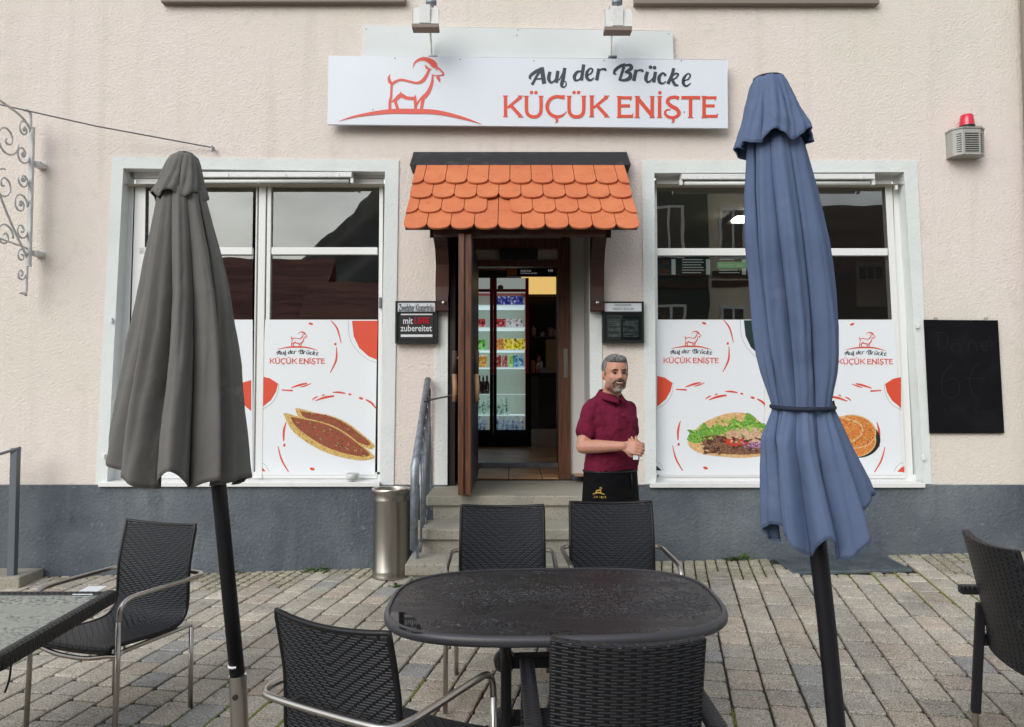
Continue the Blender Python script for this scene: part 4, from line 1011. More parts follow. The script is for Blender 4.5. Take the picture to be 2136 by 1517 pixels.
mb = MB(); mpA = lambda x, y: (W(x, y, FY-.001).x, W(x, y, FY-.001).z)
area(mb, [(500, 800), (524, 793), (524, 858), (505, 842)], mpA, FY-.001); mb.build('red_pattern', M['red'], tA)

# strip lamps at the lintels
for (x0, x1, yt, yb, lab) in ((338, 735, 357, 376, 'white fluorescent strip lamp under the lintel of the left window'), (1420, 1820, 361, 379, 'white fluorescent strip lamp under the lintel of the right window')):
    Yl = .0; a, b = W(x0, yb, Yl), W(x1, yt, Yl); t = thing('strip_lamp', lab, 'lamp', ((a.x+b.x)/2, Yl, b.z), 'fluorescent strip lamps')
    mb = MB(); mb.poly([(a.x, -.03, b.z-.015), (a.x, -.035, b.z-.06), (a.x, .03, b.z-.065), (a.x, .05, b.z-.015)], (b.x-a.x, 0, 0)); mb.build('housing', M['lampbody'], t, bevel=.004)
    mb = MB(); mb.tube([(a.x+.03, .0, b.z-.088), (b.x-.03, .0, b.z-.088)], .017, 12); mb.build('tube', M['tube'], t, smooth=True)
    for f in (.1, .35, .65, .93):
        mb = MB(); X = a.x+(b.x-a.x)*f; mb.box(X-.012, X+.012, -.039, -.03, b.z-.06, b.z-.03); mb.build('clip', M['whitepaint'], t)
    for X in (a.x, b.x):
        mb = MB(); mb.box(X-.012, X+.012, -.02, .02, b.z-.105, b.z-.06); mb.build('end_cap', M['whitepaint'], t)

# wall cases
def case(x0, y0, x1, y1, ys, lab, kind):
    Yc = -.07; a, b = W(x0, y1, Yc), W(x1, y0, Yc); t = thing('menu_case', lab, 'display case', ((a.x+b.x)/2, 0, a.z))
    zs = W(0, ys, Yc).z; mb = MB(); mb.box(a.x, b.x, Yc+.012, -.001, a.z, b.z); mb.build('case_body', M['frameblk'], t, bevel=.004)
    fr = .018; mb = MB(); mb.poly([(a.x, Yc, a.z), (b.x, Yc, a.z), (b.x, Yc, b.z), (a.x, Yc, b.z)], (0, .012, 0), holes=[[(a.x+fr, Yc, a.z+fr), (b.x-fr, Yc, a.z+fr), (b.x-fr, Yc, zs-.008), (a.x+fr, Yc, zs-.008)], [(a.x+fr, Yc, zs+.008), (b.x-fr, Yc, zs+.008), (b.x-fr, Yc, b.z-.012), (a.x+fr, Yc, b.z-.012)]]); mb.build('frame', M['frameblk'], t)
    mb = MB(); mb.box(a.x+fr, b.x-fr, Yc+.006, Yc+.011, zs+.009, b.z-.013); mb.build('header_plate', M['paper'], t)
    return t, a, b
t, a, b = case(824, 628, 912, 716, 652, 'black framed case with a heart-felt slogan left of the door', 'L'); t['label'] = 'black framed wall case with white and red slogan left of the door'
text_box('header_lettering', 'Zwiefalter Klosterbräu', 832, 634, 904, 649, -.070, M['ink'], t, bold=.01)
mb = MB(); q0, q1 = W(835, 711-3, -.062), W(904, 658, -.062); mb.box(q0.x, q1.x, -.062, -.058, q0.z, q1.z); mb.build('poster', M['dark'], t)
mb = MB()
for (x0, y0, x1, y1) in ((836, 654.5, 902, 657.5), (836, 698, 902, 703)): p, q = W(x0, y1, -.066), W(x1, y0, -.066); mb.box(p.x, q.x, -.0665, -.0625, p.z, q.z)
mb.build('white_bars', M['paper'], t)
text_box('slogan_lettering', 'mit', 841, 663, 861, 676, -.0665, M['paper'], t, bold=.01)
text_box('slogan_lettering', 'LIEBE', 865, 662.5, 896, 675, -.0665, M['redlens'], t, bold=.0, label='pink red word in the slogan')
text_box('slogan_lettering', 'zubereitet', 835.5, 678, 901, 691.5, -.0665, M['paper'], t, bold=.01)
t, a, b = case(1257, 629, 1343, 715, 652, 'black framed wall case with opening hours and a menu right of the door', 'R')
text_box('header_lettering', 'ÖFFNUNGSZEITEN:', 1282, 633.5, 1317, 638.5, -.070, M['ink'], t); text_box('header_lettering', 'TÄGLICH 11 BIS 22 UHR', 1278, 641, 1322, 646.5, -.070, M['ink'], t)
M['menupic'] = mat('menu_sheet', (.20, .21, .22), .35, var=[(30, (.42, .43, .44), .5, .6), ((8, 8, 90), (.06, .06, .065), .5, .56)])
mb = MB(); p, q = W(1264, 708, -.062), W(1337, 659, -.062); mb.box(p.x, q.x, -.062, -.058, p.z, q.z); mb.build('menu_board', M['screen'], t)
mb = MB(); 
for (x0, x1) in ((1268, 1294), (1300, 1331)): p, q = W(x0, 703, -.064), W(x1, 666, -.064); mb.box(p.x, q.x, -.0655, -.0625, p.z, q.z)
mb.build('menu_sheets', M['menupic'], t)
mb = MB(); p, q = W(1265, 709, -.068), W(1336, 657, -.068); mb.box(p.x, q.x, -.0685, -.067, p.z, q.z); mb.build('glass_door', M['pane'], t)

# chalkboard
cbp = [(1929, 668), (2081, 669), (2094, 903), (1940, 903)]
t = thing('chalkboard', 'black chalkboard with faint old writing right of the right window', 'chalkboard', tuple(W(2012, 903, -.02)))
mb = MB(); mb.poly(P3(cbp, -.025), (0, .012, 0)); mb.build('board', M['board'], t, bevel=.004)
for x in (1953, 2058):
    q = W(x, 667, -.02); mb = MB(); mb.box(q.x-.012, q.x+.012, -.02, 0, q.z-.02, q.z+.02); mb.build('bracket', M['greybox'], t)
def mcb(cx, cy): p = W(1840+.5008*cx, 180+.5008*cy, -.0265); return p.x, p.z
mb = MB()
for s_ in ([(232, 1030), (235, 1100)], [(222, 1025), (262, 1030), (275, 1062), (250, 1098), (232, 1104)], [(305, 1070), (288, 1085), (300, 1108), (325, 1098), (322, 1075), (305, 1070)], [(360, 1068), (358, 1105)], [(358, 1080), (378, 1064), (392, 1080), (394, 1102)], [(414, 1085), (440, 1080), (430, 1062), (412, 1078), (420, 1100), (442, 1098)], [(455, 1060), (458, 1100)], [(458, 1075), (474, 1060)],
           [(295, 1150), (255, 1205), (250, 1265), (275, 1298), (312, 1290), (322, 1245), (300, 1215), (262, 1228)], [(408, 1150), (372, 1190), (365, 1240), (385, 1295), (408, 1300)], [(348, 1218), (428, 1218)], [(262, 1340), (266, 1368)], [(330, 1345), (352, 1365)], [(380, 1345), (400, 1362)], [(415, 1350), (440, 1362)]):
    ribbon(mb, [(a_[0], a_[1], 3.2) for a_ in s_], mcb, -.0265)
disc(mb, (298, 1056), 3, mcb, -.0265); disc(mb, (314, 1056), 3, mcb, -.0265)
mb.build('chalk_writing', M['chalk'], t)

# alarm siren
a, b = W(1993, 322, -.13), W(2058, 268, -.13); t = thing('alarm_siren', 'grey louvred alarm siren box with a red beacon on top', 'alarm', ((a.x+b.x)/2, 0, a.z))
pl = [(a.x, 0), (a.x, -.09), (a.x+.06, -.14), (b.x-.06, -.14), (b.x, -.09), (b.x, 0)]
mb = MB(); mb.poly([(x, y, a.z) for x, y in pl], (0, 0, b.z-a.z)); mb.build('housing', M['greybox'], t, bevel=.003)
mb = MB(); 
for k in range(9):
    z = a.z+.025+k*.0185
    pp = [(a.x-.002, -.08), (a.x+.058, -.143), (b.x-.058, -.143), (b.x+.002, -.08)]
    for u in range(3):
        p, q = Vector((*pp[u], z)), Vector((*pp[u+1], z)); d = (q-p); mb.bar(p+d*.12, p+d*.88, .004, .006)
mb.build('louvres', M['dark'], t)
mb = MB(); mb.poly([(x, y, b.z) for x, y in [(a.x-.006, 0), (a.x-.006, -.094), (a.x+.056, -.147), (b.x-.056, -.147), (b.x+.006, -.094), (b.x+.006, 0)]], (0, 0, .010)); mb.build('lid', M['greybox'], t, bevel=.002)
cx_ = (a.x+b.x)/2+.003; mb = MB(); mb.lathe((cx_, -.075, b.z+.010), [(.062, 0), (.062, .012), (.058, .028)], 28); mb.build('beacon_base', M['blackplastic'], t, smooth=False)
mb = MB(); mb.lathe((cx_, -.075, b.z+.0385), [(.059, 0), (.056, .03), (.050, .085), (.044, .092), (.02, .095)], 28); smooth_angle(mb.build('beacon_lens', M['redlens'], t))
# downpipe at right edge
mb = MB(); q = W(2136, 100, -.08); mb.tube([(q.x+.03, -.08, 0.1), (q.x+.03, -.08, 7.3)], .045, 16); t = tag(mb.build('downpipe', M['lampdirt'], None, smooth=True), 'brown downpipe at the right edge of the facade', 'downpipe')
# cable and hook
p0, p1 = W(-60, 205, -.35), W(448, 309, -.03)
t = thing('stay_cable', 'thin steel cable running from the left edge to a hook above the left window', 'cable', tuple(p1))
mb = MB(); mb.tube([p0, (p0+p1)/2+Vector((0, 0, -.02)), p1], .006, 6); mb.build('cable', M['wire'], t)
mb = MB(); q = W(447, 313, 0); mb.tube([(q.x, 0, q.z), (q.x, -.05, q.z)], .008, 8); mb.tube([(q.x, -.045, q.z-.03), (q.x, -.045, q.z+.02)], .009, 8); mb.build('wall_hook', M['galv'], t)

# wrought iron bracket
XB = W(60, 400, -.12).x
t = thing('iron_bracket', 'white wrought iron scroll bracket on the wall at the left edge', 'sign bracket', (XB, 0, W(60, 620, 0).z))
zt, zb2 = W(55, 240, -.12).z, W(40, 612, -.12).z
mb = MB(); mb.tube(cr([(XB, -.20, zt+.01), (XB, -.15, zt+.02), (XB, -.12, zt-.03), (XB, -.12, zt-.4), (XB, -.12, (zt+zb2)/2), (XB-.0, -.12, zb2+.05), (XB, -.14, zb2), (XB, -.20, zb2-.005)], 5), .012, 8); mb.build('backbar', M['iron'], t, smooth=True)
mb = MB(); mb.box(XB-.012, XB+.03, -.13, -.1, zb2+.22, zt-.1); mb.build('mounting_bar', M['iron'], t, bevel=.004)
for py in (345, 530):
    z = W(70, py, -.05).z; mb = MB(); mb.box(XB+.0, XB+.07, -.10, 0, z-.022, z+.022); mb.build('wall_bolt', M['iron'], t, bevel=.006)
def spiral(c, r, a0, turns, dirn=1, n=30):
    out = []
    for k in range(n+1):
        f = k/n; a = a0+dirn*f*turns*2*math.pi; rr = r*(1-f)**.8+.006; out.append((XB, c[0]+rr*math.cos(a), c[1]+rr*math.sin(a)))
    return out
H = zt-zb2
for (y, zf, r, a0, tr, dr) in ((-.20, .90, .07, 0, 1.4, 1), (-.21, .76, .075, 0, 1.4, -1), (-.19, .62, .06, 3.1, 1.3, 1), (-.22, .48, .085, 0, 1.5, 1), (-.20, .34, .065, 0, 1.3, -1), (-.40, .80, .13, 0, 1.5, -1), (-.42, .55, .12, 1.5, 1.5, 1), (-.40, .28, .10, 0, 1.4, 1), (-.19, .2, .055, 0, 1.3, 1), (-.19, .10, .045, 0, 1.3, -1), (-.65, .7, .15, 0, 1.5, 1), (-.62, .42, .12, 0, 1.5, -1)):
    mb = MB(); mb.tube(spiral((y, zb2+H*zf), r, a0, tr, dr), .0085, 7); mb.build('scroll', M['iron'], t, smooth=True)
for (y, zf) in ((-.21, .76), (-.19, .62), (-.22, .48), (-.20, .9)):
    mb = MB(); mb.ell((XB, y, zb2+H*zf), (.016, .02, .02), 8, 6); mb.build('rosette', M['iron'], t, smooth=True)
mb = MB(); mb.tube(cr([(XB, -.12, zb2+H*.92), (XB, -.3, zb2+H*.97), (XB, -.9, zb2+H)], 6), .010, 7); mb.tube(cr([(XB, -.12, zb2+H*.2), (XB, -.35, zb2+H*.38), (XB, -.6, zb2+H*.62), (XB, -.9, zb2+H*.9)], 6), .010, 7); mb.tube([(XB, -.12, zb2+H*.25), (XB, -.5, zb2+H*.26)], .008, 7); mb.build('arm_rails', M['iron'], t, smooth=True)

# bin
bx, by = W(815, 1190, -.25).x, -.26; bz = gz(bx, by); rb = .1440*1.0
t = thing('waste_bin', 'tall round stainless steel waste bin against the plinth', 'bin', (bx, by, bz))
H = W(815, 1018, by).z-bz
mb = MB(); mb.lathe((bx, by, bz), [(.142, 0), (.146, .02), (.140, .03), (.146, .045), (.139, .06), (.139, H-.10), (.144, H-.09), (.139, H-.08), (.144, H-.06), (.139, H-.045), (.150, H-.03), (.156, H-.015), (.150, H), (.130, H-.005), (.126, H-.02), (.126, H-.35)], 48); smooth_angle(mb.build('drum', M['steel'], t), 60)
mb = MB(); mb.lathe((bx, by, bz+H), [(.126, -.30), (.12, -.296)], 32); mb.build('liner', M['dark'], t)
# glass on the sill
q = W(735, 1003, -.0); mb = MB(); mb.lathe((q.x, -.0, q.z+.008), [(.048, 0), (.052, .02), (.052, .055), (.048, .055), (.047, .008)], 24); tag(mb.build('glass_jar', M['glassclear'], None, smooth=True), 'small clear glass jar on the sill of the left window', 'glass')
# ============================================================ chairs
def shell(mb, prof, wfn, th=.014, nu=24, cup=.02):
    """curved sheet following prof (y,z) points from seat front to backrest top"""
    P = cr(prof, 8); S = [0]
    for a, b in zip(P, P[1:]): S.append(S[-1]+math.hypot(b[0]-a[0], b[1]-a[1]))
    nv = len(P)-1
    def pt(i, j, off):
        y, z = P[j]; a = P[max(0, j-1)]; b = P[min(nv, j+1)]; l = math.hypot(b[0]-a[0], b[1]-a[1]); ny, nz = -(b[1]-a[1])/l, (b[0]-a[0])/l
        u = -1+2*i/nu; w_ = wfn(S[j]/S[-1]); back = min(1, max(0, (z-.50)/.2))
        cy = cup*back*(u*u); cz = -.012*(1-back)*(1-u*u) 
        e = 1-max(0, abs(u)-.93)/.07*.5
        topc = 0
        return (u*w_/2, y+ny*off*e+cy*1.2, z+nz*off*e+cz+topc+ (.012*u*u if j == nv else 0))
    o = len(mb.v); m_ = nu+1
    for s_ in (0, 1):
        for j in range(nv+1):
            for i in range(nu+1): mb.v.append(pt(i, j, th/2*(1 if s_ else -1)))
    def uv(i, j): return ((-1+2*i/nu)*wfn(S[j]/S[-1])/2, S[j])
    for s_ in (0, 1):
        q = o+s_*m_*(nv+1)
        for j in range(nv):
            for i in range(nu):
                f = [(i, j), (i+1, j), (i+1, j+1), (i, j+1)]
                if s_ == 0: f = f[::-1]
                mb.uv[len(mb.f)] = [uv(*k) for k in f]; mb.f.append(tuple(q+k[1]*m_+k[0] for k in f))
    q2 = m_*(nv+1)
    rim = [(i, 0) for i in range(nu)]+[(nu, j) for j in range(nv)]+[(i, nv) for i in range(nu, 0, -1)]+[(0, j) for j in range(nv, 0, -1)]
    for k in range(len(rim)):
        a, b = rim[k], rim[(k+1) % len(rim)]
        mb.uv[len(mb.f)] = [(0, 0), (.1, 0), (.1, .003), (0, .003)]
        mb.f.append((o+a[1]*m_+a[0], o+b[1]*m_+b[0], o+q2+b[1]*m_+b[0], o+q2+a[1]*m_+a[0]))
    return P, S
def rimtube(mb, P, wfn, S, nu=16, cup=.02, r=.0095):
    pts = []; nv = len(P)-1
    def e(u, j):
        y, z = P[j]; back = min(1, max(0, (z-.50)/.2)); w_ = wfn(S[j]/S[-1])
        return (u*w_/2, y+cup*back*u*u*1.2, z-.012*(1-back)*(1-u*u)+(.012*u*u if j == nv else 0))
    for i in range(nu+1): pts.append(e(-1+2*i/nu, 0))
    for j in range(1, nv): pts.append(e(1, j))
    for i in range(nu+1): pts.append(e(1-2*i/nu, nv))
    for j in range(nv-1, 0, -1): pts.append(e(-1, j))
    mb.tube(pts, r, 8, closed=True)
def chairA(label):
    t = thing('garden_armchair', label, 'chair', (0, 0, 0), 'woven armchairs with steel tube arms')
    wf = lambda f: .460-.015*f
    prof = [(.235, .425), (.225, .445), (.10, .437), (-.06, .425), (-.155, .432), (-.205, .465), (-.228, .53), (-.245, .64), (-.272, .78), (-.297, .885)]
    mb = MB(); P, S = shell(mb, prof, wf); smooth_angle(mb.build('woven_shell', M['rattanA'], t), 50)
    mb = MB(); rimtube(mb, P, wf, S); mb.build('shell_rim', M['rattanC'], t, smooth=True)
    r = .0115; st_ = M['steel']
    for s_ in (-1, 1):
        mb = MB(); mb.tube([(s_*.262, .235, 0), (s_*.262, .225, .30), (s_*.262, .222, .56)], r, 10); mb.build('leg', st_, t, smooth=True)
        mb = MB(); mb.tube([(s_*.245, -.235, 0), (s_*.245, -.232, .405)], r, 10); mb.build('leg', st_, t, smooth=True)
        mb = MB(); mb.tube([(s_*.245, -.235, .405), (s_*.235, -.225, .412), (s_*.235, .17, .412), (s_*.262, .22, .412)], r*.9, 8); mb.build('side_rail', st_, t, smooth=True)
    arm = cr([(-.262, .222, .56), (-.262, .215, .61), (-.264, .175, .645), (-.268, .08, .652), (-.272, -.15, .652), (-.27, -.24, .652), (-.245, -.295, .650), (-.19, -.312, .65), (0, -.314, .648), (.19, -.312, .65), (.245, -.295, .650), (.27, -.24, .652), (.272, -.15, .652), (.268, .08, .652), (.264, .175, .645), (.262, .215, .61), (.262, .222, .56)], 5)
    mb = MB(); mb.tube(arm, r, 10); mb.build('arm_tube', st_, t, smooth=True)
    mb = MB(); mb.tube(cr([(-.262, .222, .412), (-.20, .226, .405), (-.10, .228, .385), (0, .228, .38), (.10, .228, .385), (.20, .226, .405), (.262, .222, .412)], 5), r*.95, 8); mb.tube([(-.235, -.10, .41), (.235, -.10, .41)], r*.8, 8); mb.build('front_rail', st_, t, smooth=True)
    for s_ in (-1, 1):
        for y in (.15, -.13): mb = MB(); mb.tube([(s_*.225, y, .41), (s_*.22, y, .428)], .006, 6); mb.build('stud', st_, t)
        mb = MB(); mb.tube([(s_*.12, -.27, .652), (s_*.12, -.31, .65)], .007, 8); mb.build('stud', st_, t)
    return t
def chairB(label):
    t = thing('woven_armchair', label, 'chair', (0, 0, 0), 'fully woven black armchairs')
    wb = .435; m = M['rattanB']
    def wbox(mb, a, b, w_, h_, up=(0, 0, 1), U=(1, 0, 0)):
        p, q = Vector(a), Vector(b); L_ = (q-p).length; d = (q-p).normalized(); x = d.cross(Vector(up)); 
        if x.length < .01: x = Vector(U)
        x.normalize(); y = x.cross(d).normalized(); x *= w_/2; y *= h_/2
        o = mb.add([p-x-y, p+x-y, p+x+y, p-x+y, q-x-y, q+x-y, q+x+y, q-x+y], [])
        F = [(3, 2, 1, 0), (4, 5, 6, 7), (0, 1, 5, 4), (1, 2, 6, 5), (2, 3, 7, 6), (3, 0, 4, 7)]
        for k, f in enumerate(F):
            ww = w_ if k in (0, 1, 2, 4) else h_
            uvs = [(0, 0), (w_, 0), (w_, h_), (0, h_)] if k < 2 else [(0, 0), (ww, 0), (ww, L_), (0, L_)]
            mb.uv[len(mb.f)] = uvs; mb.f.append(tuple(o+i for i in f))
    mb = MB(); N_ = 16
    for sgn, off in ((1, 0), (-1, .038)):
        nu, nv = 16, 12
        o = len(mb.v)
        for j in range(nv+1):
            for i in range(nu+1):
                u = -1+2*i/nu; f = j/nv; mb.v.append((u*wb/2*(1-.0*f), -.205-.10*f**1.3-off+.028*u*u, .36+.515*f+ (-.014*(1-u*u)*f)))
        for j in range(nv):
            for i in range(nu):
                ks = [(i, j), (i+1, j), (i+1, j+1), (i, j+1)]
                if sgn < 0: ks = ks
                else: ks = ks[::-1]
                mb.uv[len(mb.f)] = [((k[0]/nu-.5)*wb, k[1]/nv*.53) for k in ks]; mb.f.append(tuple(o+k[1]*(nu+1)+k[0] for k in ks))
    n1 = (16+1)*(12+1)
    edge = [(i, 0) for i in range(16)]+[(16, j) for j in range(12)]+[(i, 12) for i in range(16, 0, -1)]+[(0, j) for j in range(12, 0, -1)]
    for k in range(len(edge)):
        a, b = edge[k], edge[(k+1) % len(edge)]; A, B = a[1]*17+a[0], b[1]*17+b[0]
        mb.uv[len(mb.f)] = [(k*.03, 0), (k*.03+.03, 0), (k*.03+.03, .038), (k*.03, .038)]; mb.f.append((A, B, n1+B, n1+A))
    smooth_angle(mb.build('backrest', m, t, bevel=.006), 50)
    mb = MB(); wbox(mb, (0, -.21, .41), (0, .25, .43), .48, .06); mb.build('seat', m, t, bevel=.012)
    for s_ in (-1, 1):
        mb = MB(); wbox(mb, (s_*.262, .24, .615), (s_*.262, -.31, .60), .05, .038); mb.build('armrest', m, t, bevel=.008)
        mb = MB(); wbox(mb, (s_*.262, .225, .60), (s_*.262, .235, .10), .042, .042); lg = mb.build('leg', m, t, bevel=.006)
        mb = MB(); mb.cyl((s_*.262, .235), .014, 0, .10, 12); mb.build('foot_tip', M['steel'], lg)
        mb = MB(); wbox(mb, (s_*.235, -.235, .55), (s_*.24, -.265, .07), .036, .036); lg = mb.build('leg', M['blackplastic'], t, bevel=.005)
        mb = MB(); mb.cyl((s_*.24, -.266), .014, 0, .07, 12); mb.build('foot_tip', M['steel'], lg)
        mb = MB(); wbox(mb, (s_*.245, .22, .40), (s_*.245, -.23, .39), .03, .05); mb.build('side_rail', m, t)
    return t
def place(o, x, y, fx, fy):
    """face local +Y toward (fx,fy)"""
    o.location = (x, y, gz(x, y)); o.rotation_euler = (math.atan(.04)*.0, 0, math.atan2(-fx, fy))
A1 = chairA('steel armed chair behind the oval table, left one of the pair facing the camera')
A2 = copy_thing(A1, (0, 0, 0), None, 'steel armed chair behind the oval table, right one of the pair below the man')
A3 = copy_thing(A1, (0, 0, 0), None, 'woven black armchair with steel arms standing at the glass table')
A4 = copy_thing(A1, (0, 0, 0), None, 'steel armed chair seen from behind at the near left of the oval table')
place(A1, -.052, -2.40, .0, -1); place(A2, .548, -2.38, .03, -1)
place(A3, -1.900, -2.60, -.33, -.944)
place(A4, -.400, -3.74, .50, .866)
B1 = chairB('fully woven black armchair seen from behind at the near right of the oval table')
B2 = copy_thing(B1, (0, 0, 0), None, 'fully woven black armchair at the right edge of the picture')
place(B1, .318, -3.80, -.02, 1); place(B2, 2.27, -3.14, 1, -.16)

# ============================================================ oval table
TA, TB, TC = .645, .425, (.162, -3.262)
t = thing('oval_table', 'black oval garden table wet with rain drops', 'table', (TC[0], TC[1], gz(*TC)))
def sell(a, b, n=72, e=3.1):
    out = []
    for k in range(n):
        q = 2*math.pi*k/n; c, s_ = math.cos(q), math.sin(q)
        out.append((a*abs(c)**(2/e)*math.copysign(1, c), b*abs(s_)**(2/e)*math.copysign(1, s_)))
    return out
bx0, by0, bz0 = TC[0], TC[1], gz(*TC)+.735
def ringloft(rings, capend=(True, True)):
    mb = MB(); n = len(rings[0])
    for r_ in rings: mb.v += [tuple(p) for p in r_]
    for j in range(len(rings)-1):
        for i in range(n): mb.f.append((j*n+i, j*n+(i+1) % n, (j+1)*n+(i+1) % n, (j+1)*n+i))
    if capend[0]: mb.f.append(tuple(range(n))[::-1])
    if capend[1]: mb.f.append(tuple((len(rings)-1)*n+i for i in range(n)))
    return mb
def T3(a, b, z, sl=.04): return [(bx0+x, by0+y, bz0+z+sl*y+.0255*x*.5) for x, y in sell(a, b)]
mb = ringloft([T3(TA-.022, TB-.022, -.012), T3(TA-.022, TB-.022, .000)]); mb.build('tabletop', M['wettable'], t)
mb = ringloft([T3(TA-.020, TB-.020, -.004), T3(TA-.020, TB-.020, .004), T3(TA-.012, TB-.012, .006), T3(TA-.004, TB-.004, .001), T3(TA, TB, -.010), T3(TA, TB, -.024), T3(TA-.006, TB-.006, -.031), T3(TA-.03, TB-.03, -.030), T3(TA-.03, TB-.03, -.013)], (False, False)); smooth_angle(mb.build('rim', M['rimgrey'], t), 60)
def pl(x, y, z): return (bx0+x, by0+y, gz(bx0+x, by0+y)+z)
for sx in (-1, 1):
    for sy in (-1, 1):
        mb = MB(); mb.tube(cr([pl(sx*.20, sy*.26, .695), pl(sx*.19, sy*.16, .62), pl(sx*.185, sy*.075, .52), pl(sx*.185, sy*.055, .35), pl(sx*.185, sy*.085, .18), pl(sx*.20, sy*.22, .05), pl(sx*.21, sy*.33, .012)], 5), .021, 10); mb.build('leg', M['blackmetal'], t, smooth=True)
mb = MB()
for z in (.50, .28): mb.bar(pl(-.2, 0, z), pl(.2, 0, z), .05, .045)
for sx in (-1, 1):
    for z in (.50, .28): mb.ell(pl(sx*.19, 0, z), (.045, .06, .045), 12, 8)
mb.build('cross_brace', M['blackmetal'], t)
mb = MB(); r2 = random.Random(11)
def tz(x, y): return bz0+.04*y+.0255*x*.5+.0002
def dropshape(x, y, a, b, h, rot):
    n = 7; v = [(bx0+x, by0+y, tz(x, y)+h)]
    for f, hh in ((.6, .8), (1, 0)):
        for k in range(n):
            q = 2*math.pi*k/n; ex, ey = a*f*math.cos(q)*(1+.25*math.sin(3*q+a*999)), b*f*math.sin(q); X = x+ex*math.cos(rot)-ey*math.sin(rot); Y = y+ex*math.sin(rot)+ey*math.cos(rot)
            v.append((bx0+X, by0+Y, tz(X, Y)+h*hh))
    fs_ = [(0, 1+k, 1+(k+1) % n) for k in range(n)]+[(1+k, 1+n+k, 1+n+(k+1) % n, 1+(k+1) % n) for k in range(n)]
    mb.add(v, fs_)
k = 0
dens = lambda x, y: math.sin(3.1*x+11*y+1.2)*.6+math.sin(-5*x+23*y)*.4+math.sin(13*x+4*y)*.25
while k < 3000:
    x, y = r2.uniform(-.6, .6), r2.uniform(-.39, .39)
    if abs(x/.6)**2.5+abs(y/.385)**2.5 > .97: continue
    right = x > .25
    dd = dens(x, y)+(.3 if right else 0)
    if dd < r2.uniform(-.5, .9): continue
    a = r2.uniform(.0020, .0042) if r2.random() < .97 else r2.uniform(.005, .012)
    dropshape(x, y, a*(1.7 if right and a > .003 else 1.1), a*.8, min(.0030, a*.55), r2.uniform(-.3, .3)); k += 1
for (px, py, a, b) in ((955, 1265, .035, .005), (955, 1296, .035, .006), (1065, 1312, .015, .004), (1065, 1300, .012, .003), (1100, 1316, .015, .005), (1168, 1318, .010, .004), (905, 1243, .02, .003), (880, 1250, .012, .003)):
    d = ((1.66-.735)-0)/((py-820)/1550+.04); dropshape((px-1068)/1550*d-bx0, d-6.2-by0, a, b, .0012, .1)
d = .925/((1300-820)/1550+.04); o = mb.build('rain_drops', M['water'], t, smooth=True); o['kind'] = 'stuff'
mb = MB(); pp = []
for (px, py) in ((812, 1279), (822, 1270), (845, 1271), (866, 1281), (878, 1297), (885, 1315), (862, 1313), (838, 1305), (820, 1294)):
    d = .925/((py-820)/1550+.04); x, y = (px-1068)/1550*d, d-6.2; pp.append((x, y, tz(x-bx0, y-by0)+.0022))
mb.poly(pp); M['puddle'] = mat('puddle', (.004, .004, .005), .03, spec=.6); mb.build('puddle', M['puddle'], t)

# ============================================================ glass table at left
gx1, gy0, gy1 = -1.695, -3.70, -2.97; gx0 = -2.75
t = thing('glass_table', 'rectangular table with a dark woven rim and a wet glass top at the left edge', 'table', ((gx0+gx1)/2, (gy0+gy1)/2, gz(-2.2, -3.3)))
gzt = lambda y: gz(-2.2, y)+.735
def gb(mb, a, b, w_, h_):
    p, q = Vector(a), Vector(b); L_ = (q-p).length; mb2 = mb; d = (q-p).normalized(); x = d.cross(Vector((0, 0, 1))).normalized()*w_/2; y = Vector((0, 0, 1))*h_/2
    o = mb.add([p-x-y, p+x-y, p+x+y, p-x+y, q-x-y, q+x-y, q+x+y, q-x+y], [])
    for k, f in enumerate([(3, 2, 1, 0), (4, 5, 6, 7), (0, 1, 5, 4), (1, 2, 6, 5), (2, 3, 7, 6), (3, 0, 4, 7)]):
        mb.uv[len(mb.f)] = [(0, 0), (w_, 0), (w_, L_ if k > 1 else h_), (0, L_ if k > 1 else h_)]; mb.f.append(tuple(o+i for i in f))
mb = MB(); hz = .02
gb(mb, (gx1-.022, gy0, gzt(gy0)-hz), (gx1-.022, gy1, gzt(gy1)-hz), .048, .058); gb(mb, (gx0, gy0+.022, gzt(gy0)-hz), (gx1-.048, gy0+.022, gzt(gy0)-hz), .044, .058)
gb(mb, (gx0, gy1-.022, gzt(gy1)-hz), (gx1-.045, gy1-.022, gzt(gy1)-hz), .044, .045); gb(mb, (gx0-.022, gy0, gzt(gy0)-hz), (gx0-.022, gy1, gzt(gy1)-hz), .044, .045)
mb.build('woven_rim', M['rattanC'], t, bevel=.014)
mb = MB(); a = .046; mb.hexa([(gx0+.001, gy0+a, gzt(gy0+a)-.010), (gx1-a, gy0+a, gzt(gy0+a)-.010), (gx1-a, gy1-a, gzt(gy1-a)-.010), (gx0+.001, gy1-a, gzt(gy1-a)-.010)], [(gx0+.001, gy0+a, gzt(gy0+a)-.004), (gx1-a, gy0+a, gzt(gy0+a)-.004), (gx1-a, gy1-a, gzt(gy1-a)-.004), (gx0+.001, gy1-a, gzt(gy1-a)-.004)]); mb.build('glass_top', M['wetglass'], t)
for (x, y) in ((gx0+.03, gy0+.03), (gx0+.03, gy1-.03), (gx1-.75, gy1-.05), (gx1-.75, gy0+.05)):
    mb = MB(); gb(mb, (x, y, gz(x, y)), (x+.0001, y, gzt(y)-.05), .045, .05) if False else mb.box(x-.022, x+.022, y-.022, y+.022, gz(x, y), gzt(y)-.045); mb.build('leg', M['blackplastic'], t, bevel=.004)
